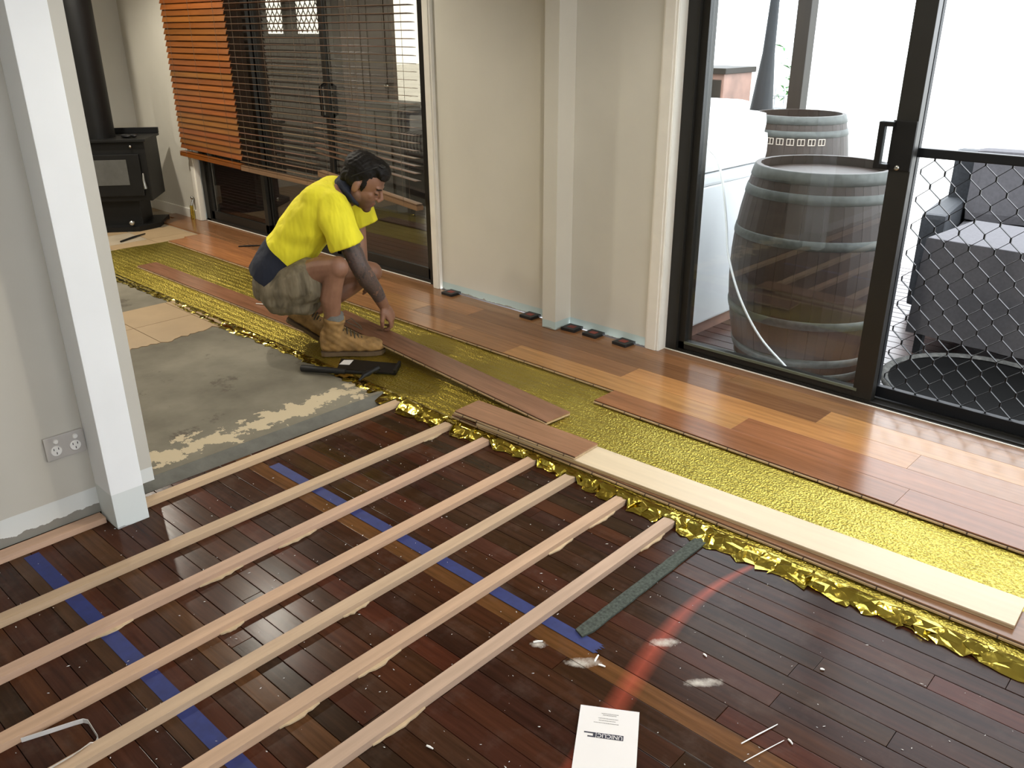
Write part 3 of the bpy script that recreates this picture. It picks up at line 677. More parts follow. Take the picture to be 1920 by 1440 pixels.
for d_, x0, x1 in ((.020, .050, .092), (.025, .055, .088), (.036, .050, .098), (.043, .056, .096), (.051, .048, .108)):
    x = x0; mb = MB()
    while x < x1: w_ = random.uniform(.0015, .004); mb.box(x, min(x1, x + w_), ly(d_) - .0006, ly(d_) + .0006, .0022, .0029); x += w_ + .0009
    mb.build('fine_print', M['inkgrey'], t)
# ---- white strap
def e4(y_): return bx_at(BATT[3], y_)
e3 = bx_at(BATT[2], .30) + .043
sb = [(e3 + .0015, .298, .0008), (-1.888, .350, .0008), (-1.870, .405, .0008), (-1.862, .424, .0008), (-1.850, .431, .0008), (e4(.425) - .022, .427, .0008), (e4(.415) - .006, .416, .003), (e4(.40) + .001, .402, .0222), (e4(.36) + .003, .36, .0221), (e4(.26) + .003, .26, .0221), (e4(.20) + .003, .20, .0221)]
lean = [(.0015, 0, .014)] * 6 + [(.004, -.002, .014), (.007, -.001, .011), (.010, 0, .006), (.011, 0, .004), (.011, 0, .004)]
mb = MB(); v = []; f = []
for (x_, y_, z_), (dx, dy, dz_) in zip(sb, lean): v += [(x_, y_, z_), (x_ + dx, y_ + dy, z_ + dz_), (x_ + dx + .0009, y_ + dy - .0009, z_ + dz_), (x_ + .0009, y_ - .0009, z_)]
for i in range(len(sb) - 1):
    for w_ in range(4): f.append((i * 4 + w_, i * 4 + (w_ + 1) % 4, i * 4 + 4 + (w_ + 1) % 4, i * 4 + 4 + w_))
f += [(0, 3, 2, 1), tuple(len(v) - 4 + q_ for q_ in range(4))]
mb.add(v, f); o = mb.build('packing_strap', M['strap']); tag(o, 'bent white plastic packing strap lying between two battens', 'strap')
# ---- hammer and pull bar
t = empty('hammer', (0, 0, 0)); tag(t, 'claw hammer with thick black rubber grip resting on slab and foil', 'hammer')
h0, h1, h2 = atz(566, 690, .045), atz(648, 697, .050), atz(690, 700, .056)
mb = MB(); mb.tube([h0 - (h1 - h0) * .02, h0, h0 + (h1 - h0) * .5, h1], [.012, .0175, .016, .013], 12); mb.build('grip', M['blackplastic'], t)
MB().tube([h1, h2], [.010, .009], 10).build('shaft', M['black'], t)
hp = h2; ax = np.array([ -.25, .95, 0.0]); ax /= np.linalg.norm(ax)
mb = MB(); mb.tube([hp + ax * .075, hp + ax * .045, hp + ax * .04, hp, hp - ax * .03, hp - ax * .07 + np.array([0, 0, -.012])], [.015, .015, .010, .014, .011, .004], 12); mb.build('head', M['black'], t)
t = empty('pull_bar', (0, 0, 0)); tag(t, 'flat black steel pull bar with a white sticker beside the boot', 'pull bar')
a0, a1, a2, a3 = atz(632, 692, .034), atz(742, 701, .034), atz(752, 683, .034), atz(640, 673, .034)
mb = MB(); mb.add([(*p[:2], z_) for z_ in (.029, .037) for p in (a0, a1, a2, a3)], [(3, 2, 1, 0), (4, 5, 6, 7), (0, 1, 5, 4), (1, 2, 6, 5), (2, 3, 7, 6), (3, 0, 4, 7)])
dl = (a1 - a0)[:2]; 
mb.add([(*(p[:2]), z_) for z_ in (.029, .052) for p in (a1 - (a1 - a0) * .04, a1, a2, a2 - (a2 - a3) * .04)], [(3, 2, 1, 0), (4, 5, 6, 7), (0, 1, 5, 4), (1, 2, 6, 5), (2, 3, 7, 6), (3, 0, 4, 7)])
mb.build('bar', M['black'], t)
s0, s1, s2, s3 = atz(636, 683, .0375), atz(655, 684, .0375), atz(663, 675, .0375), atz(645, 675, .0375)
MB().add([(*p[:2], z_) for z_ in (.0368, .0378) for p in (s0, s1, s2, s3)], [(3, 2, 1, 0), (4, 5, 6, 7), (0, 1, 5, 4), (1, 2, 6, 5), (2, 3, 7, 6), (3, 0, 4, 7)]).build('sticker', M['paper'], t)
# ---- sticks
def stick(a, b_, z_, r_, mat, lab, name='wood_splinter', cat='splinter', grp=None):
    p, q_ = atz(*a, z_), atz(*b_, z_); o = MB().tube([p, (p + q_) / 2 + np.array([0, 0, r_ * .3]), q_], [r_ * .8, r_, r_ * .6], 6).build(name, mat); tag(o, lab, cat, grp)
stick((226, 453), (272, 438), .034, .008, M['black'], 'thin dark pry bar lying on the tiles beside the wood heater', 'pry_bar', 'pry bar')
stick((447, 462), (494, 460), .046, .006, M['black'], 'short dark stick on the planks behind the crouching man', 'offcut_stick', 'stick')
stick((480, 569), (503, 572), .046, .003, M['batten'], 'pale sliver on the loose plank behind the crouching man')
stick((1390, 1394), (1458, 1358), .003, .0018, M['batten'], 'long thin pale splinter on the old boards near the leaflet')
stick((1395, 1428), (1470, 1388), .003, .0013, M['batten'], 'thinner pale splinter with a chip at its end on the old boards')
for a, b_ in (((1115, 1240), (1122, 1228)), ((1122, 1246), (1135, 1250)), ((1000, 1204), (1018, 1202)), ((1319, 1226), (1325, 1231)), ((220, 1076), (237, 1070)), ((1538, 1254), (1546, 1256)), ((800, 1398), (812, 1404)), ((1478, 1386), (1486, 1395))):
    stick(a, b_, .003, .003, M['batten'], 'small pale wood chip lying on the dark old boards', 'wood_chip', 'wood chip', 'pale wood chips on the old floor')
# fine sawdust flecks
mb = MB()
for _ in range(520):
    x_, y_ = random.uniform(-2.75, -.2), random.uniform(.2, 2.1)
    if y_ < .35 and x_ > -1.3: continue
    if any(bx_at(q_, y_) - .006 < x_ < bx_at(q_, y_) + .049 for q_ in BATT) or (x_ < -2.725): continue
    s_ = random.uniform(.0005, .0017); l_ = s_ * random.uniform(1, 3.5); a = random.uniform(0, 6.28); ca, sa = math.cos(a), math.sin(a)
    mb.add([(x_ + l_ * ca, y_ + l_ * sa, .0012), (x_ - s_ * sa, y_ + s_ * ca, .0012), (x_ - l_ * ca, y_ - l_ * sa, .0012), (x_ + s_ * sa, y_ - s_ * ca, .0012), (x_, y_, .0025)], [(0, 1, 4), (1, 2, 4), (2, 3, 4), (3, 0, 4)])
o = mb.build('sawdust', M['paper']); tag(o, 'pale sawdust flecks sprinkled over the old floor', 'sawdust', kind='stuff')

# ================================================================== WALL FITTINGS
# double power outlet on the left wall
t = empty('power_outlet', (-2.80, .787, .302)); tag(t, 'grey double power outlet with white sockets on the side wall', 'power outlet')
MB().bbox(-.001, .010, -.062, .062, -.041, .041, .003).build('plate', M['outlet'], t)
for sy_ in (-.030, .030):
    o = MB().lathe([(.0175, 0), (.0175, .003), (.016, .0038)], n=20).build('socket', M['outletw'], t); o.location = (.0095, sy_, -.010); o.rotation_euler = (0, R(90), 0)
    sl = MB(); sl.box(-.0112, -.0035, -.0085, -.006, .0035, .0042); sl.box(-.0112, -.0035, .006, .0085, .0035, .0042); sl.box(.003, .0112, -.0013, .0013, .0035, .0042); sl.build('pin_slots', M['blackplastic'], o)
    o = MB().lathe([(.0085, 0), (.0085, .004), (.006, .0055)], n=16).build('switch', M['outletw'], t); o.location = (.0095, sy_ + .004, .022); o.rotation_euler = (0, R(90), 0)
# gold wrapped pipe by the skirting
t = empty('wrapped_pipe', (-7.08, 3.40, .03)); tag(t, 'capped pipe wrapped in crumpled gold foil beside the window architrave', 'pipe')
mb = MB(); mb.tube([(0, 0, 0), (0, 0, .06), (.004, 0, .13)], [.018, .017, .014], 9, smooth=False); mb.build('foil_wrap', M['foilcrush'], t)
mb = MB(); mb.tube([(.004, 0, .12), (0, .02, .17), (0, .035, .19)], .008, 8); mb.ell((0, .018, .192), (.014, .014, .014)); mb.build('valve', M['steel'], t)

# ---- wooden blinds
def blind(x0, x1, zb_l, zb_r, opn, cols, label, yc=3.385):
    t = empty('wooden_blind', (x0, yc, 2.14)); tag(t, label, 'blind', 'wooden venetian blinds over the window')
    L_ = x1 - x0; SW, ST = .050, .0022
    mb = MB(); n = 6; rg = []
    for i in range(n + 1):
        a = (i / n - .5); rg.append((a * SW, .0010 * (1 - (2 * a) ** 2)))
    v = []; f = []
    for xx in (0, L_):
        for (yy, zz) in rg: v.append((xx, yy, zz + ST))
        for (yy, zz) in reversed(rg): v.append((xx, yy, zz))
    k = 2 * (n + 1)
    f = [(i, (i + 1) % k, k + (i + 1) % k, k + i) for i in range(k)] + [tuple(reversed(range(k))), tuple(range(k, 2 * k))]
    mb.add(v, f); me = mb.mesh('slat', M['blind'])
    pitch = .0445; z_ = 2.08; i = 0; nb_l, nb_r = zb_l + .03, zb_r + .03
    nslat = int((2.08 - max(nb_l, nb_r) - .012) / pitch) + 1
    for i in range(nslat):
        z_ = 2.08 - i * pitch
        fr_ = max(0, (i - nslat + 8) / 8.0); dl_ = (zb_l - zb_r) * fr_ * .9
        c = random.choice(cols); c = tuple(q_ * random.uniform(.88, 1.12) for q_ in c)
        inst(me, 'slat', t, (0, 0, z_ - 2.14 + (dl_ if zb_l > zb_r else 0)), (R(opn + random.uniform(-1.2, 1.2)), math.atan2(dl_, L_), 0), c)
    # stacked slats and bottom rail
    mb = MB(); mb.bbox(0, math.hypot(L_, zb_l - zb_r), -.026, .026, 0, .028, .003)
    o = mb.build('bottom_rail', M['blind'], t, cols[0]); o.location = (0, 0, zb_l - 2.14); o.rotation_euler = (0, math.atan2(zb_l - zb_r, L_), 0)
    for s_ in range(2):
        q_ = inst(me, 'slat', t, (0, 0, zb_l - 2.14 + .030 + s_ * .006), (0, math.atan2(zb_l - zb_r, L_), 0), cols[-1])
    MB().bbox(0, L_, -.03, .03, -.03, .03, .003).build('headrail', M['blind'], t, cols[0])
    for q_ in (.12, .5, .88):
        for yy in (-.026, .026):
            zz = zb_l + (zb_r - zb_l) * q_
            MB().tube([(q_ * L_, yy, -.03), (q_ * L_, yy, zz - 2.14)], .0012, 5).build('ladder_cord', M['cord'], t)
    return t
ORG = [(.22, .066, .009), (.195, .058, .008), (.24, .076, .012), (.21, .062, .009)]
BRW = [(.20, .115, .062), (.175, .10, .055), (.22, .13, .072)]
blind(-7.055, -6.085, .585, .565, 68, ORG, 'closed orange-brown wooden blind nearest the wood heater')
blind(-6.080, -5.070, .560, .545, -7, BRW, 'middle wooden blind with its slats opened flat')
tb = blind(-5.055, -4.020, .625, .525, -5, BRW, 'wooden blind with a crooked bottom rail beside the wall')
MB().tube([(.46, -.032, 0), (.47, -.034, -1.0)], .0022, 6).build('pull_cord', M['cord'], tb)

# ---- wood heater
HC = np.array([-6.97, 3.03]); ua = R(52); hu = np.array([math.cos(ua), math.sin(ua)]); hn = np.array([hu[1], -hu[0]])
st = empty('wood_heater', (0, 0, 0)); tag(st, 'black freestanding wood heater with pedestal and tall black flue', 'wood heater')
def HT(w_, d_, z_):   # w: along front to the left of corner (0 at right front corner), d: depth back
    p = HC - hu * w_ - hn * d_; return (p[0], p[1], z_)
SW_ = .66; SD = .44
body = MB(); body.bbox(0, SW_, 0, SD, .265, .735, .008, tr=HT); body.build('firebox', M['black'], st)
tp = MB(); tp.bbox(-.02, SW_ + .02, -.03, SD + .01, .735, .755, .004, tr=HT); tp.bbox(-.02, SW_ + .02, SD - .01, SD + .02, .755, .80, .004, tr=HT); tp.build('top_plate', M['black'], st)
pd = MB(); pd.bbox(.12, SW_ - .12, .05, SD - .06, .06, .27, .006, tr=HT); pd.build('pedestal', M['black'], st)
bp = MB(); bp.prism([(.0, .10), (.13, -.05), (SW_ - .13, -.05), (SW_, .10), (SW_, SD), (.0, SD)], .0275, .065, tr=HT); bp.build('base_plate', M['black'], st)
dr = MB(); dr.bbox(.05, SW_ - .05, -.022, .0, .31, .64, .006, tr=HT); hdr = dr.build('fire_door', M['black'], st)
MB().box(.15, SW_ - .15, -.026, -.020, .40, .60, tr=HT).build('fire_glass', plain('fire_glass_smoky', (.10, .10, .095), .12), hdr)
kn = MB(); kn.tube([HT(.035, -.03, .49), HT(.035, -.045, .44), HT(.03, -.045, .37)], [.006, .009, .013], 8); kn.build('spring_handle', M['steel'], hdr)
a = MB(); a.ell(HT(.10, -.02, .70), (.012, .012, .012), n=8); a.build('air_knob', M['steel'], st)
a = MB(); a.tube([HT(.18, -.0, .10), HT(.18, -.05, .10)], [.012, .012], 8); a.ell(HT(.18, -.055, .10), (.022, .022, .022), n=8); a.build('ash_knob', M['steel'], st)
FC = (-7.34, 2.83, 0)
MB().lathe([(.13, .755), (.13, 2.45)], FC, 28).build('flue', M['black'], st)
t = empty('glove_pair', (0, 0, 0))
p_ = HT(.16, .12, .757)
mb = MB(); mb.ell((p_[0], p_[1], p_[2] + .012), (.07, .03, .013), n=8); mb.ell((p_[0] + .03, p_[1] + .05, p_[2] + .012), (.05, .02, .013), n=8); mb.tube([(p_[0] - .04, p_[1], p_[2] + .01), (p_[0] + .05, p_[1] + .06, p_[2] + .016)], .008, 8)
o = mb.build('heater_tool', M['blackplastic']); tag(o, 'small dark tool lying on top of the wood heater', 'tool'); bpy.data.objects.remove(t)

# ================================================================== OUTSIDE
DZ = -.10
deck = struct(empty('floor'), 'dark reddish timber deck outside the doors')
MB().box(-11, 3.0, 3.66, 6.6, -.14, DZ - .02).build('deck_joists', M['subfloor'], deck)
y = 3.67; 
while y < 6.5:
    MB().bbox(-11, 3.0, y + .002, y + .088, DZ - .022, DZ, .003).build('deck_board', M['deckw'], deck, tuple(c * random.uniform(.85, 1.15) for c in (.040, .019, .015))); y += .092
struct(MB().box(-40, 40, 6.6, 60, -.5, -.35).build('ground', M['ground']), 'pale sunlit paving beyond the deck')
struct(MB().box(-11, -4.6, 3.6, 6.75, 2.45, 2.55).build('shade_roof', M['darktimber']), 'unseen cover added to shade the veranda end')  # out-of-view cover, added to keep sky light off the veranda end
# barrels
def barrel(x, y, rb, rh, h, lab, lid=-.045):
    t = empty('wine_barrel', (x, y, DZ)); tag(t, lab, 'barrel', 'old wine barrels on the deck')
    def rad(z_): s_ = (z_ / h - .5) * 2; return rb - (rb - rh) * s_ * s_
    ns = 26
    me_mb = MB(); k = 14; da = math.pi / ns * .985
    for i in range(k):
        pass
    rg = []
    for i in range(k + 1):
        z_ = h * i / k; r_ = rad(z_)
        rg.append([(r_ * math.cos(-da), r_ * math.sin(-da), z_), (r_ * 1.003, 0, z_), (r_ * math.cos(da), r_ * math.sin(da), z_), ((r_ - .022) * math.cos(da), (r_ - .022) * math.sin(da), z_), ((r_ - .022) * math.cos(-da), (r_ - .022) * math.sin(-da), z_)])
    me_mb.loft(rg, 0, False, True); me = me_mb.mesh('stave', M['stave'])
    for i in range(ns): inst(me, 'stave', t, (0, 0, 0), (0, 0, 2 * math.pi * i / ns))
    for z0, z1_ in ((.0, .055), (.095, .14), (.30, .345), (h - .345, h - .30), (h - .14, h - .095), (h - .055, h - .0)):
        MB().lathe([(rad(z0) + .001, z0), (rad(z0) + .005, z0 + .003), (rad((z0 + z1_) / 2) + .006, (z0 + z1_) / 2), (rad(z1_) + .005, z1_ - .003), (rad(z1_) + .001, z1_)], n=48, cap=False).build('hoop', M['hoop'], t)
    MB().lathe([(rh - .02, h + lid - .02), (rh - .02, h + lid)], n=40).build('head', M['stave'], t)
    return t
barrel(-1.83, 4.13, .405, .325, 1.035, 'dark wine barrel with grey hoops behind the sliding glass door')
b2 = barrel(-2.92, 6.05, .385, .315, 1.08, 'wine barrel planter with a row of small squares, further out on the deck', lid=-.12)
for i in range(9):
    a = R(-128 + i * 11.5); r_ = .356
    o = MB(); 
    for (u0, u1, v0, v1) in ((-.025, .025, .018, .022), (-.025, .025, -.022, -.018), (-.025, -.021, -.02, .02), (.021, .025, -.02, .02), (-.002, .002, -.02, .02)): o.box(u0, u1, -.002, .002, v0, v1)
    q_ = o.build('square_motif', M['batten'], b2, (.7, .6, .5)); q_.location = (r_ * math.cos(a), r_ * math.sin(a), .915); q_.rotation_euler = (0, 0, a + R(90))
# half barrel tub near the screen door
t = empty('low_tub', (-.95, 4.11, DZ)); tag(t, 'low round black tub with a worn grey rim right behind the screen door', 'tub')
MB().lathe([(.36, 0), (.40, .06), (.415, .115), (.39, .115), (.37, .07), (.01, .05)], n=48).build('bowl', plain('tub_black', (.004, .004, .004), .9, spec=.1), t)
MB().lathe([(.416, .095), (.424, .115), (.405, .126), (.386, .112)], n=48, cap=False).build('rim', plain('tub_rim_grey', (.06, .06, .055), .9, var=.6, scale=30), t)
# freezer with bag and cord
t = empty('chest_freezer', (-2.78, 4.42, DZ)); tag(t, 'white chest freezer seen through the glass door', 'freezer'); FRZ = t
MB().bbox(-.33, .33, -.45, .32, .07, .86, .012).build('cabinet', M['white'], t); MB().bbox(-.335, .335, -.455, .325, .86, .925, .015).build('lid', M['white'], t); MB().box(-.31, .31, -.43, .30, 0, .07).build('plinth', M['copperpanel'], t)
t = empty('fabric_bundle', (-2.78, 4.42, .882)); tag(t, 'bulging white fabric bundle on top of the freezer', 'bundle')
mb = MB(); mb.bbox(-.30, .34, -.42, .30, -.055, .12, .055); mb.bbox(-.28, .33, -.40, .28, .10, .23, .055); mb.bbox(-.24, .24, -.30, .22, .20, .29, .04); mb.build('folded_quilt', M['fabricw'], t)
cp = [aty(1328, 279, 4.00), aty(1345, 300, 3.96), aty(1356, 350, 3.93), aty(1362, 420, 3.89), aty(1366, 480, 3.82), aty(1388, 560, 3.70), aty(1425, 632, 3.685), aty(1475, 690, 3.68), aty(1520, 728, 3.70)]
cp[-1][2] = DZ + .008; cp = [cp[0]] + cp + [cp[-1]]; c = []
for i in range(1, len(cp) - 2):
    for q_ in range(6):
        u = q_ / 6; c.append(.5 * (2 * cp[i] + (cp[i + 1] - cp[i - 1]) * u + (2 * cp[i - 1] - 5 * cp[i] + 4 * cp[i + 1] - cp[i + 2]) * u * u + (3 * cp[i] - cp[i - 1] - 3 * cp[i + 1] + cp[i + 2]) * u ** 3))
c.append(cp[-2])
o = MB().tube(c, .006, 8).build('power_cord', M['white'], FRZ); o.matrix_parent_inverse = Matrix.Translation((2.78, -4.42, -DZ)); o['label'] = 'thin white cord hanging from the freezer'
# verandah posts, curtain pole, trellis plant
def post(x, y, w_, lab, mat='darktimber'):
    o = MB().bbox(x - w_, x + w_, y - w_, y + w_, DZ, 2.45, .004).build('veranda_post', M[mat]); tag(o, lab, 'post')
post(-3.20, 6.56, .056, 'grey-brown veranda post standing behind the barrel planter')
t = empty('folded_umbrella', (-3.66, 6.82, DZ - .25)); tag(t, 'folded dark market umbrella leaning beside the plant trellis', 'umbrella')
mb = MB(); mb.tube([(0, 0, .0), (.0, 0, .5)], .02, 8); mb.build('pole', M['darktimber'], t)
mb = MB(); mb.tube([(0, 0, .45), (.02, 0, 1.1), (.04, 0, 1.7), (.06, 0, 2.6)], [.15, .11, .05, .02], 12); mb.build('canopy', M['wicker'], t)
t = empty('trellis_plant', (-3.76, 7.1, -.35)); tag(t, 'tall green fern-like plant on a white trellis behind the post', 'plant')
mb = MB()
for k in range(5): mb.bbox(.0 + k * .085, .012 + k * .085, 0, .012, 0, 1.42, .001)
for k in range(12): mb.bbox(0, .35, -.01, .0, .25 + k * .10, .262 + k * .10, .001)
mb.build('trellis', M['white'], t)
mb = MB()
for k in range(130):
    zz = random.uniform(.3, 1.75); w_ = .19 if zz < 1.35 else .07; cx = .16 + random.uniform(-w_, w_); a = random.uniform(0, 6.28); l_ = random.uniform(.08, .16); el = random.uniform(-.3, .7)
    dx, dy, dz_ = math.cos(a) * math.cos(el) * l_, math.sin(a) * math.cos(el) * l_, math.sin(el) * l_; nx_, ny_ = -math.sin(a) * .014, math.cos(a) * .014
    yy = .06 + random.uniform(0, .15)
    mb.add([(cx, yy, zz), (cx + dx * .5 + nx_, yy + dy * .5 + ny_, zz + dz_ * .6), (cx + dx, yy + dy, zz + dz_ * .7), (cx + dx * .5 - nx_, yy + dy * .5 - ny_, zz + dz_ * .6)], [(0, 1, 2, 3)])
o = mb.build('foliage', M['leaf'], t)
# low dark structure and rusty panel seen through the glass, left
t = empty('storage_cabinet', (-3.56, 5.95, DZ)); tag(t, 'weathered reddish cabinet with a dark shelf behind the freezer', 'cabinet')
MB().bbox(-.45, .18, -.2, .2, 0, 1.34, .01).build('body', M['copperpanel'], t); MB().bbox(-.47, .20, -.22, .22, 1.34, 1.38, .005).build('top', M['darktimber'], t); MB().bbox(-.05, .16, -.21, -.2, .75, 1.30, .004).build('front_panel', M['darktimber'], t)
# outdoor armchair and covered table beyond the screen door
t = empty('outdoor_armchair', (-1.36, 5.80, DZ), R(8)); tag(t, 'charcoal outdoor armchair with grey cushions beyond the screen door', 'armchair')
MB().bbox(-.42, .42, -.38, .38, .05, .36, .02).build('base', M['wicker'], t); MB().bbox(-.44, -.30, -.38, .40, .05, .62, .03).build('arm', M['wicker'], t); MB().bbox(.30, .44, -.38, .40, .05, .62, .03).build('arm', M['wicker'], t)
MB().bbox(-.42, .42, .28, .42, .05, .92, .03).build('back', M['wicker'], t); MB().bbox(-.29, .29, -.40, .28, .36, .50, .05).build('seat_cushion', M['fabric'], t); MB().bbox(-.29, .29, .14, .30, .50, .95, .06).build('back_cushion', M['fabric'], t)
t = empty('covered_table', (-.98, 4.92, DZ), R(-4)); tag(t, 'grey cloth covered outdoor table behind the screen door', 'table')
MB().bbox(-.46, .5, -.30, .32, .60, .64, .01).build('top', M['fabric'], t)
mb = MB(); rg = []
for z_, g_ in ((.635, .005), (.50, .02), (.30, .03), (.12, .045)):
    rg.append([(x_ * (1 + g_), y_ * (1 + g_), z_) for x_, y_ in [(-.46 + .96 * k / 12, -.30 + (.012 * (k % 2)) * (z_ < .6)) for k in range(12)] + [(.5, -.30 + .62 * k / 8) for k in range(8)] + [(.5 - .96 * k / 12, .32) for k in range(12)] + [(-.46, .32 - .62 * k / 8) for k in range(8)]])
mb.loft(rg, 0, True, False); mb.build('cloth', M['fabric'], t)
for x_, y_ in ((-.42, -.26), (.46, -.26), (-.42, .28), (.46, .28)): MB().bbox(x_ - .02, x_ + .02, y_ - .02, y_ + .02, 0, .6, .003).build('leg', M['wicker'], t)
o = MB().bbox(-1.30, -.3, 4.545, 4.60, DZ, DZ + .045, .005).build('loose_board', M['trim']); tag(o, 'pale board lying on the deck in front of the covered table', 'board')

# ---- enclosed veranda end seen through the blinds
FY = 5.75
wl_ = struct(empty('wall_veranda'), 'dark timber clad veranda wall seen through the blinds')
OPN = ((-9.52, -9.06), (-8.90, -8.30)); z0_, z1_ = 1.505, 2.2
x = -11.0
while x < -8.02:
    xa, xb = x + .002, x + .118
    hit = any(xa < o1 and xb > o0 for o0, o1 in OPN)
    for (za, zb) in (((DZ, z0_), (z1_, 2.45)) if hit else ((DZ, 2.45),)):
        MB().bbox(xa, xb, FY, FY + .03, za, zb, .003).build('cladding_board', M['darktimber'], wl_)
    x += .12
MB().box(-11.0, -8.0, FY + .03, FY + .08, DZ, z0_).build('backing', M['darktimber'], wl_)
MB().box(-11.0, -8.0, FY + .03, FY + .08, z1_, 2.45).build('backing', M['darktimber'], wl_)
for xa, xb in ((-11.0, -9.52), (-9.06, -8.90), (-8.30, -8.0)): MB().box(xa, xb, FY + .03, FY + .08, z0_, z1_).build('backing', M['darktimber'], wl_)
struct(MB().box(-11.1, -11.0, 3.6, 6.6, DZ, 2.45).build('wall_veranda_end', M['darktimber']))
# diamond grilles in the two small openings
def dstrand():
    mb = MB(); v = []; f = []; path = []; z_ = z1_; sd = 1
    while z_ > z0_ - .02: path += [(sd * .024, z_ + .008), (sd * .024, z_ - .008)]; z_ -= .075; sd = -sd
    for (x_, zz) in path: v += [(x_ - .005, -.004, zz), (x_ + .005, -.004, zz), (x_ + .005, .004, zz), (x_ - .005, .004, zz)]
    for q_ in range(len(path) - 1):
        for w_ in range(4): f.append((q_ * 4 + w_, q_ * 4 + (w_ + 1) % 4, q_ * 4 + 4 + (w_ + 1) % 4, q_ * 4 + 4 + w_))
    mb.add(v, f); return mb.mesh('grille_bar', M['meshblk'])
ds = dstrand()
for n_, (xa, xb) in enumerate(OPN):
    gr = struct(empty('window_%d' % (n_ + 2)), 'small bright opening with diamond grille in the dark veranda wall')
    fr = MB(); fr.box(xa - .03, xa, FY - .01, FY + .03, z0_ - .03, z1_); fr.box(xb, xb + .03, FY - .01, FY + .03, z0_ - .03, z1_); fr.box(xa, xb, FY - .01, FY + .03, z0_ - .03, z0_); fr.build('window_frame', M['frame'], gr)
    x = xa + .024; k = 0
    while x < xb:
        inst(ds, 'grille_bar', gr, (x, FY + .012, 0), (0, 0, math.pi * (k % 2))); x += .048; k += 1
dl_ = struct(empty('door_3'), 'brown panelled timber door standing in the veranda opening')
lf = MB().bbox(-7.96, -7.12, FY - .02, FY + .03, DZ, 2.2, .004).build('leaf', M['browndoor'], dl_)
for xa, xb in ((-7.86, -7.62), (-7.56, -7.50), (-7.42, -7.22)): MB().bbox(xa, xb, FY - .03, FY - .018, .3, 2.05, .004).build('panel', M['browndoor'], lf)
MB().ell((-7.20, FY - .05, 1.02), (.028, .028, .028)).build('knob', M['steel'], lf)
struct(MB().box(-8.0, -7.0, FY - .02, FY + .1, 2.2, 2.45).build('trim_7', M['darktimber']))
t = empty('side_cabinet', (-6.72, 5.35, DZ)); tag(t, 'pale grey low cabinet seen through the open blind slats', 'cabinet')
MB().bbox(-.24, .24, -.18, .18, 0, .98, .008).build('body', M['cabinet'], t); MB().bbox(-.26, .26, -.2, .2, .98, 1.01, .004).build('top', M['cabinet'], t)
for xa in (-.22, .01): MB().bbox(xa, xa + .21, -.195, -.18, .1, .94, .004).build('door', M['cabinet'], t)
t = empty('striped_sofa', (-5.72, 5.3, DZ)); tag(t, 'navy and white striped sofa at the edge of the blinds', 'sofa')
MB().bbox(-.38, .50, -.33, .35, .18, .66, .03).build('base', M['wicker'], t); MB().bbox(-.38, .50, -.37, .35, .64, .82, .06).build('seat_cushion', M['stripe'], t); MB().bbox(-.38, .50, .22, .42, .5, 1.08, .07).build('back', M['stripe'], t); MB().bbox(-.44, -.30, -.35, .4, .70, 1.0, .06).build('arm', M['stripe'], t)
for x_, y_ in ((-.34, -.3), (.46, -.3), (-.34, .36), (.46, .36)): MB().bbox(x_ - .025, x_ + .025, y_ - .025, y_ + .025, 0, .2, .004).build('leg', M['darktimber'], t)

# ================================================================== PERSON (crouching, profile)
def remesh(mb, name, vox, smooth_it, mats, parent, classify=None, disp=None):
    me = bpy.data.meshes.new('tmp'); me.from_pydata(mb.v, [], mb.f); me.update()
    ob = bpy.data.objects.new('tmp_remesh', me); COL.objects.link(ob)
    md = ob.modifiers.new('r', 'REMESH'); md.mode = 'VOXEL'; md.voxel_size = vox; md.use_smooth_shade = True
    if smooth_it:
        sm_ = ob.modifiers.new('s', 'SMOOTH'); sm_.factor = .5; sm_.iterations = smooth_it
    dg = bpy.context.evaluated_depsgraph_get(); out = bpy.data.meshes.new_from_object(ob.evaluated_get(dg)); bpy.data.objects.remove(ob)
    n = len(out.vertices); co = np.empty(n * 3); out.vertices.foreach_get('co', co); co = co.reshape(-1, 3)
    if disp is not None:
        no = np.empty(n * 3); out.vertices.foreach_get('normal', no); co = co + no.reshape(-1, 3) * disp(co)[:, None]; out.vertices.foreach_set('co', co.ravel())
    out.materials.clear()
    for m_ in mats: out.materials.append(m_)
    if classify is not None:
        nf = len(out.polygons); cc = np.empty(nf * 3); out.polygons.foreach_get('center', cc)
        out.polygons.foreach_set('material_index', classify(cc.reshape(-1, 3)).astype(np.int32))
    out.polygons.foreach_set('use_smooth', [True] * len(out.polygons)); out.update()
    o = bpy.data.objects.new(name, out); COL.objects.link(o); o.parent = parent; return o
Lc = L2W
def seg_tube(mb, pts, n=14, flat=1.0):
    """pts: list of (a, D, z, r)"""
    P_ = [Lc(*p[:3]) for p in pts]; r_ = [p[3] for p in pts]
    # round off both ends
    d0 = (P_[0] - P_[1]); d0 /= np.linalg.norm(d0); d1 = (P_[-1] - P_[-2]); d1 /= np.linalg.norm(d1)
    P2 = [P_[0] + d0 * r_[0] * .75, P_[0] + d0 * r_[0] * .45] + P_ + [P_[-1] + d1 * r_[-1] * .45, P_[-1] + d1 * r_[-1] * .75]
    r2 = [r_[0] * .45, r_[0] * .85] + r_ + [r_[-1] * .85, r_[-1] * .45]
    mb.tube(P2, r2, n, flat=flat)
def blob(mb, a, D, z, r, ax=None, n=10): mb.ell(Lc(a, D, z), r, ax, n)
EX = np.array([E1, E2, [0, 0, 1.0]])
man_loc = Lc(-.95, 4.2, .028)
man = empty('person', tuple(man_loc)); tag(man, 'crouching man in yellow and navy shirt, khaki shorts and tan boots, touching a plank', 'person')
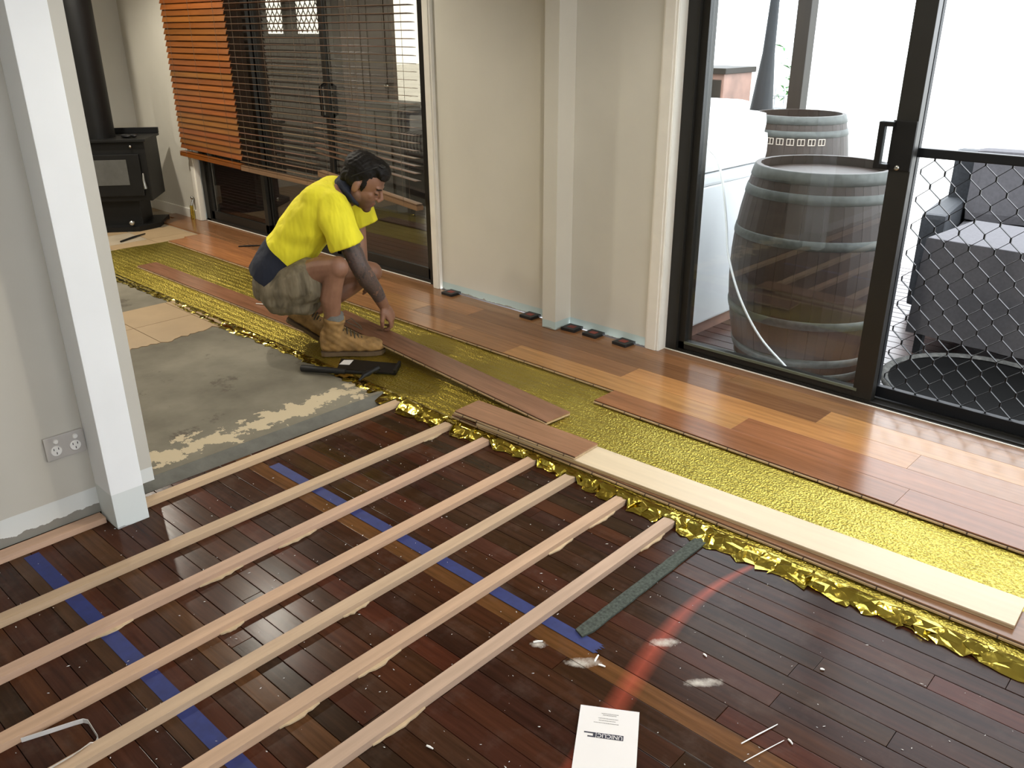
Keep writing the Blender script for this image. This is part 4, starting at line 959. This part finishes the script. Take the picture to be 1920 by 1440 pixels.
def fix(o): o.matrix_parent_inverse = Matrix.Translation([-c_ for c_ in man_loc]); return o

# --- torso section builder: centre + in-plane half thickness + lateral half width
def torso(mb, secs, n=24):
    rings = []
    C_ = [np.array(Lc(s_[0], s_[1], s_[2])) for s_ in secs]
    for i, s_ in enumerate(secs):
        t_ = C_[min(i + 1, len(C_) - 1)] - C_[max(i - 1, 0)]; t_ /= np.linalg.norm(t_)
        lat = E2 - t_ * (E2 @ t_); lat /= np.linalg.norm(lat); nb_ = np.cross(t_, lat)
        rings.append([C_[i] + nb_ * s_[3] * math.copysign(abs(math.cos(q_)) ** .8, math.cos(q_)) + lat * s_[4] * math.copysign(abs(math.sin(q_)) ** .8, math.sin(q_)) for q_ in [2 * math.pi * k / n for k in range(n)]])
    mb.loft(rings, 0, True, True)
TORSO = [(-1.245, 4.25, .335, .075, .13), (-1.215, 4.25, .375, .115, .165), (-1.165, 4.25, .450, .118, .165), (-1.095, 4.25, .555, .112, .165), (-1.015, 4.25, .655, .115, .18), (-.935, 4.25, .735, .115, .20), (-.865, 4.25, .79, .095, .20), (-.82, 4.25, .82, .06, .12)]
# --- head frame
Hc = np.array(Lc(-.722, 4.235, .858))
yaw_, pit_ = R(-9), R(-31)
hf = E1 * math.cos(yaw_) + E2 * math.sin(yaw_); hf = hf * math.cos(pit_) + np.array([0, 0, 1]) * math.sin(pit_)
hs = np.cross(hf, [0, 0, 1.0]); hs /= np.linalg.norm(hs)          # toward the camera side (his right)
hu_ = np.cross(hs, hf)
HA = np.array([hf, hs, hu_])
def Hp(f_, s_, u_): return Hc + hf * f_ + hs * s_ + hu_ * u_
def dotp(nt, vec, org, axis):
    sb = N(nt, 'ShaderNodeVectorMath', operation='SUBTRACT'); nt.links.new(vec, sb.inputs[0]); sb.inputs[1].default_value = tuple(org)
    dt = N(nt, 'ShaderNodeVectorMath', operation='DOT_PRODUCT'); nt.links.new(sb.outputs[0], dt.inputs[0]); dt.inputs[1].default_value = tuple(axis); return dt.outputs['Value']
def sstep(nt, v, a, b_):
    n_ = N(nt, 'ShaderNodeMapRange', interpolation_type='SMOOTHSTEP'); nt.links.new(v, n_.inputs[0]); n_.inputs[1].default_value = a; n_.inputs[2].default_value = b_; return n_.outputs[0]
m, nt, b = new_mat('skin_tanned'); gp = N(nt, 'ShaderNodeNewGeometry').outputs['Position']
r = ramp(nt, [(.3, (.21, .102, .064)), (.7, (.29, .145, .092))]); nt.links.new(noise(nt, gp, 16, 4), r.inputs[0])
hF, hS, hU = dotp(nt, gp, Hc, hf), dotp(nt, gp, Hc, hs), dotp(nt, gp, Hc, hu_)
st_ = math_(nt, 'MULTIPLY', sstep(nt, hU, -.030, -.062), math_(nt, 'MULTIPLY', sstep(nt, hF, -.025, .005), math_(nt, 'MULTIPLY', sstep(nt, hU, -.17, -.13), sstep(nt, math_(nt, 'ABSOLUTE', hS), .11, .08))))
st_ = math_(nt, 'MULTIPLY', st_, math_(nt, 'ADD', .45, math_(nt, 'MULTIPLY', noise(nt, gp, 220, 2), .6)), clamp=True)
lip_ = math_(nt, 'MULTIPLY', sstep(nt, hF, .078, .086), math_(nt, 'MULTIPLY', sstep(nt, math_(nt, 'ABSOLUTE', math_(nt, 'ADD', hU, .0685)), .014, .010), sstep(nt, math_(nt, 'ABSOLUTE', hS), .024, .018)))
nose_ = math_(nt, 'MULTIPLY', sstep(nt, hF, .085, .1), sstep(nt, hU, -.058, -.052)); st_ = math_(nt, 'MULTIPLY', st_, math_(nt, 'SUBTRACT', 1.0, nose_))
c = mixc(nt, st_, r.outputs[0], (.085, .045, .032)); c = mixc(nt, lip_, c, (.20, .085, .06)); nt.links.new(c, b.inputs['Base Color']); b.inputs['Roughness'].default_value = .5
M['skin'] = m
# --- skin body
bd = MB()
torso(bd, [(s_[0], s_[1], s_[2], s_[3] * .86, s_[4] * .88) for s_ in TORSO])
bd.ell(Hp(-.008, 0, .035), (.100, .078, .092), HA, 14)
bd.ell(Hp(.028, 0, -.035), (.062, .060, .085), HA, 12)
bd.ell(Hp(.050, 0, -.072), (.040, .043, .045), HA, 10)
bd.ell(Hp(.066, 0, -.103), (.024, .028, .022), HA, 10)
for s_ in (-1, 1):
    bd.ell(Hp(.004, s_ * .045, -.062), (.035, .022, .040), HA, 8)
    bd.ell(Hp(.052, s_ * .038, -.024), (.026, .017, .022), HA, 8)
    bd.ell(Hp(-.012, s_ * .080, -.012), (.019, .010, .033), HA, 8)
    bd.ell(Hp(.080, s_ * .030, .002), (.013, .016, .010), HA, 8)
    bd.ell(Hp(.104, s_ * .012, -.036), (.011, .009, .009), HA, 8)
bd.ell(Hp(.080, 0, .026), (.016, .052, .012), HA, 10)
bd.tube([Hp(.086, 0, .022), Hp(.098, 0, .0), Hp(.112, 0, -.024), Hp(.106, 0, -.036)], [.008, .010, .013, .010], 8)
bd.ell(Hp(.086, 0, -.062), (.012, .022, .0065), HA, 8); bd.ell(Hp(.083, 0, -.075), (.012, .020, .007), HA, 8)
bd.tube([Hp(-.02, 0, -.02), Hp(-.035, 0, -.085), Lc(-.82, 4.25, .80)], [.056, .060, .068], 16)
# near arm (reaches down to the plank)
SHn, ELn, WRn = (-.845, 4.075, .768), (-.745, 4.075, .478), (-.6655, 4.236, .230)
seg_tube(bd, [(*SHn, .058), (-.80, 4.075, .63, .053), (*ELn, .045)]); seg_tube(bd, [(*ELn, .045), (-.722, 4.12, .405, .047), (-.690, 4.185, .318, .037), (*WRn, .029)])
SHf, ELf, WRf = (-.815, 4.43, .765), (-.800, 4.40, .57), (-.775, 4.33, .42)
seg_tube(bd, [(*SHf, .056), (*ELf, .043)]); seg_tube(bd, [(*ELf, .043), (*WRf, .028)])
def hand(mb, wr, dirv, curl, palm_n, spread, s_=1.0):
    """hand at wrist point: dirv pointing to the knuckles, palm_n palm normal, spread: across-knuckle axis"""
    w_ = np.array(wr); d_ = dirv / np.linalg.norm(dirv); sp_ = spread - d_ * (spread @ d_); sp_ /= np.linalg.norm(sp_); pn = np.cross(d_, sp_); pn = pn if pn @ palm_n > 0 else -pn
    mb.ell(w_ + d_ * .045 * s_, (.052 * s_, .040 * s_, .020 * s_), np.array([d_, sp_, pn]), 10); mb.ell(w_ + d_ * .068 * s_, (.028 * s_, .041 * s_, .017 * s_), np.array([d_, sp_, pn]), 10)
    mb.ell(w_ + d_ * .01 * s_, (.03 * s_, .030 * s_, .022 * s_), np.array([d_, sp_, pn]), 8)
    for k, (o_, ln) in enumerate(((-.030, .86), (-.010, 1.0), (.010, .95), (.029, .75))):
        p = w_ + d_ * (.084 - .004 * abs(k - 1.3)) * s_ + sp_ * o_ * s_; ang = 0; pts = [p - d_ * .015 * s_, p]
        for j, l_ in enumerate((.040, .026, .020)):
            ang += curl[j] + .05 * k; dd = d_ * math.cos(ang) + pn * math.sin(ang); p = p + dd * l_ * ln * s_; pts.append(p)
        mb.tube(pts, [.0095 * s_, .0095 * s_, .0088 * s_, .0080 * s_, .0065 * s_], 8)
        mb.ell(pts[-1], (.0068 * s_,) * 3, None, 6)
    b0 = w_ + d_ * .022 * s_ - sp_ * .030 * s_ + pn * .008 * s_; t1 = b0 + (d_ * .030 - sp_ * .018 + pn * .016) * s_; t2 = t1 + (d_ * .026 + sp_ * .002 + pn * .016) * s_; t3 = t2 + (d_ * .016 + sp_ * .008 + pn * .010) * s_
    mb.tube([w_ + d_ * .008 * s_ - sp_ * .012 * s_, b0, t1, t2, t3], [.016 * s_, .0145 * s_, .0115 * s_, .0100 * s_, .007 * s_], 8); mb.ell(t3, (.0075 * s_,) * 3, None, 6)
wr = Lc(*WRn)
hand(bd, wr, E1 * .42 + E2 * .20 + np.array([0, 0, -.88]), (.45, .75, .55), -E1 * .9 + np.array([0, 0, -.4]), E2 * .85 + E1 * .25, 1.08)
hand(bd, Lc(*WRf), E1 * .35 - E2 * .35 + np.array([0, 0, -.8]), (.3, .5, .4), -E1, E2, 1.0)
# legs
HPn, KNn, ANn = (-1.150, 4.165, .335), (-.842, 3.985, .500), (-.892, 4.048, .150)
seg_tube(bd, [(*HPn, .096), (-1.03, 4.09, .415, .084), (-.92, 4.025, .480, .066), (*KNn, .055)]); blob(bd, -.832, 3.978, .502, (.052, .050, .055), EX)
seg_tube(bd, [(*KNn, .052), (-.866, 4.000, .42, .050), (-.890, 4.015, .335, .053), (-.892, 4.035, .25, .042), (*ANn, .037)])
HPf, KNf, ANf = (-1.140, 4.335, .320), (-.762, 4.400, .365), (-1.085, 4.285, .175)
seg_tube(bd, [(*HPf, .098), (-.95, 4.37, .355, .085), (*KNf, .060)]); blob(bd, -.742, 4.402, .362, (.055, .05, .055), EX)
seg_tube(bd, [(*KNf, .056), (-.86, 4.37, .30, .056), (-.97, 4.33, .235, .052), (*ANf, .040)])
A0, A1_, A2_ = Lc(*SHn), Lc(*ELn), Lc(*WRn)
def near_seg(c_, a, b_):
    d_ = b_ - a; t_ = np.clip(((c_ - a) @ d_) / (d_ @ d_), 0, 1.0); return np.linalg.norm(c_ - (a + t_[:, None] * d_), axis=1), t_
def cls(c_):
    m_ = np.zeros(len(c_))
    d1, _ = near_seg(c_, A0, A1_); d2, t2 = near_seg(c_, A1_, A2_); k1, _ = near_seg(c_, Lc(*HPn), Lc(*KNn)); k2, _ = near_seg(c_, Lc(*KNn), Lc(*ANn)); lg_ = np.minimum(k1, k2); m_[(d1 < .075) & (d1 < lg_)] = 1; m_[(d2 < .065) & (t2 < .80) & (d2 < lg_)] = 1
    return m_
body = fix(remesh(bd, 'body', .0048, 3, [M['skin'], M['tattoo']], man, cls)); body['label'] = 'tanned skin with a tattooed arm sleeve'
# --- eyes, brows
for s_ in (-1, 1):
    e_ = MB(); e_.tube([Hp(.0905 - .008 * abs(k - 2) / 2, s_ * (.018 + .0065 * k), -.004 - .0012 * (2 - abs(k - 2))) for k in range(5)], [.0012, .0022, .0026, .0022, .0012], 6); fix(e_.build('eyelash', M['eye'], man))
    e_ = MB(); e_.tube([Hp(.0955 - .0035 * k, s_ * (.012 + .0105 * k), .020 + .0030 * math.sin(k * .8)) for k in range(5)], [.003, .0048, .005, .0045, .002], 6); fix(e_.build('eyebrow', M['hair'], man))
# --- hair
hr = MB(); hr.ell(Hp(-.028, 0, .062), (.102, .086, .082), HA, 14); hr.ell(Hp(.052, 0, .098), (.048, .062, .034), HA, 10); hr.ell(Hp(-.085, 0, .01), (.035, .066, .075), HA, 10); hr.ell(Hp(.02, 0, .110), (.07, .066, .035), HA, 10); hr.ell(Hp(.078, -.0, .080), (.022, .055, .018), HA, 8)
for s_ in (-1, 1): hr.ell(Hp(-.040, s_ * .066, .022), (.046, .018, .055), HA, 8); hr.ell(Hp(.018, s_ * .073, .012), (.012, .008, .034), HA, 8)
def hdisp(c_): return .0022 * np.sin(c_ @ np.array([150, 110, 70.]) + 3 * np.sin(c_ @ np.array([60, -80, 90.]))) * np.sin(c_ @ np.array([-130, 170, 210.])) + .001
fix(remesh(hr, 'hair', .0055, 2, [M['hair']], man, None, hdisp))
# --- sunglasses pushed up on the head
sg = MB()
for s_ in (-1, 1):
    sg.tube([Hp(-.050, s_ * .083, .020), Hp(-.02, s_ * .088, .060), Hp(.01, s_ * .082, .095), Hp(.036, s_ * .062, .122)], .0032, 6)
    sg.ell(Hp(.050, s_ * .033, .131), (.016, .029, .007), HA, 8)
fix(sg.build('sunglasses', M['blackplastic'], man))
# --- shirt
sh = MB(); torso(sh, [(s_[0], s_[1], s_[2], s_[3] * (1.06 if s_[2] > .5 else 1.16) + .004, s_[4] * (1.04 if s_[2] > .5 else 1.10) + .004) for s_ in TORSO[1:-1]] + [(-.828, 4.25, .815, .070, .115)])
sh.tube([Lc(-.885, 4.13, .80), Lc(-.868, 4.105, .785), Lc(-.84, 4.065, .72), Lc(-.812, 4.05, .645), Lc(-.792, 4.05, .592)], [.06, .078, .085, .083, .086], 20)
sh.tube([Lc(-.85, 4.38, .79), Lc(-.835, 4.40, .775), Lc(-.80, 4.43, .69), Lc(-.775, 4.43, .61)], [.06, .076, .082, .082], 20)
blob(sh, -.93, 4.13, .79, (.09, .085, .08), EX); blob(sh, -.91, 4.38, .79, (.09, .085, .08), EX)
AXd = np.array(Lc(-.82, 4.25, .82)) - np.array(Lc(-1.215, 4.25, .375)); AXd /= np.linalg.norm(AXd); AX0 = np.array(Lc(-1.215, 4.25, .375))
m = M['yellow']; nt = m.node_tree; b = nt.nodes['Principled BSDF']; gp = N(nt, 'ShaderNodeNewGeometry').outputs['Position']
ta, fa = dotp(nt, gp, AX0, AXd), dotp(nt, gp, AX0, E1)
lim = math_(nt, 'SUBTRACT', .165, math_(nt, 'MULTIPLY', math_(nt, 'MAXIMUM', math_(nt, 'SUBTRACT', fa, .08), 0), .22))
old = b.inputs['Base Color'].links[0].from_socket
nt.links.new(mixc(nt, math_(nt, 'MULTIPLY', math_(nt, 'LESS_THAN', ta, lim), math_(nt, 'LESS_THAN', fa, .26)), old, (.012, .016, .032)), b.inputs['Base Color'])
def sdisp(c_): return .004 * np.sin(c_ @ np.array([18, 12, 30.]) + 2 * np.sin(c_ @ np.array([9, -14, 11.]))) * np.sin(c_ @ np.array([-15, 20, 8.])) + .002
fix(remesh(sh, 'shirt', .0065, 4, [M['yellow']], man, None, sdisp))
cl = MB(); cl.tube([Lc(-.835, 4.20, .862), Lc(-.80, 4.165, .828), Lc(-.765, 4.175, .775), Lc(-.745, 4.24, .745), Lc(-.765, 4.31, .775), Lc(-.80, 4.335, .828), Lc(-.835, 4.30, .862), Lc(-.845, 4.25, .872), Lc(-.835, 4.20, .862)], [.011] * 9, 8, flat=1.5)
cl.tube([Lc(-.785, 4.25, .862), Lc(-.83, 4.25, .80)], [.064, .08], 16)
fix(remesh(cl, 'collar', .006, 2, [M['navy']], man))
# --- shorts
so = MB(); torso(so, [(-1.25, 4.25, .275, .085, .13), (-1.215, 4.25, .335, .118, .170), (-1.18, 4.25, .41, .110, .160), (-1.16, 4.25, .45, .09, .14)])
seg_tube(so, [(-1.165, 4.16, .325, .122), (-1.07, 4.11, .375, .120), (-.985, 4.065, .415, .113)]); seg_tube(so, [(-1.14, 4.335, .31, .12), (-1.0, 4.37, .335, .112)])
blob(so, -1.06, 4.11, .285, (.10, .09, .06), EX)
def shd(c_): return .004 * np.sin(c_ @ np.array([45, -30, 38.])) * np.sin(c_ @ np.array([20, 50, -35.])) + .001
fix(remesh(so, 'shorts', .0075, 4, [M['khaki']], man, None, shd))
# --- boots
def boot(ankle, heel, toe, up, lab):
    """local frame from heel->toe; heel, toe are sole points (a, D, z)"""
    hp_, tp_ = np.array(Lc(*heel)), np.array(Lc(*toe)); fx = tp_ - hp_; Lb = np.linalg.norm(fx); fx /= Lb; upv = np.array(up, float); upv -= fx * (upv @ fx); upv /= np.linalg.norm(upv); sx_ = np.cross(fx, upv)
    def B(x_, y_, z_): return hp_ + fx * x_ * Lb + sx_ * y_ + upv * z_
    mb = MB(); rings = []
    for (x_, w_, zb, zt) in ((.00, .020, .03, .10), (.03, .036, .018, .135), (.12, .042, .014, .155), (.25, .043, .014, .150), (.40, .042, .014, .125), (.55, .047, .014, .100), (.70, .052, .014, .085), (.84, .050, .014, .078), (.94, .040, .016, .064), (.99, .020, .02, .045)):
        zc, hz = (zb + zt) / 2, (zt - zb) / 2
        rings.append([B(x_, w_ * math.copysign(abs(math.cos(q_)) ** .75, math.cos(q_)), zc + hz * math.copysign(abs(math.sin(q_)) ** .75, math.sin(q_))) for q_ in [2 * math.pi * k / 18 for k in range(18)]])
    mb.loft(rings, 0, True, True)
    an = np.array(Lc(*ankle)); ts = an - B(.20, 0, .10); ts /= np.linalg.norm(ts)
    c0 = B(.20, 0, .08); mb.tube([c0, c0 + ts * .04, c0 + ts * .085, c0 + ts * .118], [.050, .052, .051, .053], 18)
    mb.tube([c0 + ts * .112, c0 + ts * .124], [.057, .055], 18)
    o = fix(remesh(mb, 'boot', .0058, 3, [M['boot']], man, None, lambda c_: .0022 * np.sin(c_ @ np.array([70, 90, 60.])) * np.sin(c_ @ np.array([-50, 60, 110.]))))
    o['label'] = lab
    sl = MB(); pl = [(.0, .0), (.01, .030), (.06, .040), (.25, .041), (.42, .040), (.58, .049), (.72, .055), (.86, .052), (.96, .038), (1.01, .0)]
    poly = [(x_, y_) for x_, y_ in pl] + [(x_, -y_) for x_, y_ in reversed(pl[1:-1])]
    sl.prism(poly, 0, .020, tr=lambda x_, y_, z_: B(x_, y_, z_)); q_ = sl.build('sole', M['sole'], o)
    lc = MB()
    for k in range(6):
        x_ = .36 + .055 * k; z_ = .152 - .0125 * k - (.0 if k else -.004)
        lc.tube([B(x_, -.034, z_ - .022), B(x_ + .01, -.012, z_ - .002), B(x_ + .02, .012, z_ - .002), B(x_ + .03, .034, z_ - .022)], .0030, 6)
    for k in range(4):
        z_ = .155 + .020 * k; x_ = .20 + .165 - .002 * k
        pb = c0 + ts * (.04 + .022 * k); lc.tube([pb + sx_ * s__ * .036 + fx * (.040 - .012 * (abs(s__) > .9)) for s__ in (-1, -.5, .5, 1)], .0030, 6)
    pb = c0 + ts * .10 + fx * .054 - sx_ * .0
    lc.tube([pb, pb + fx * .03 + np.array([0, 0, .014]), pb + fx * .075 - np.array([0, 0, .03]), pb + fx * .082 - np.array([0, 0, .048]), pb + fx * .055 - np.array([0, 0, .030]), pb], .0022, 6)
    lc.build('laces', M['lace'], o)
    sk = MB(); sk.tube([c0 + ts * .09, c0 + ts * .130, c0 + ts * .148], [.046, .046, .043], 16); sk.build('sock', M['sock'], o)
    return o
boot((-.862, 4.02, .36), (-.968, 4.048, .030), (-.650, 4.078, .030), (0, 0, 1), 'tan lace-up work boot flat on the foil')
boot((-.95, 4.33, .30), (-1.185, 4.285, .145), (-.965, 4.255, .031), (.25, 0, .97), 'tan work boot on its toes')
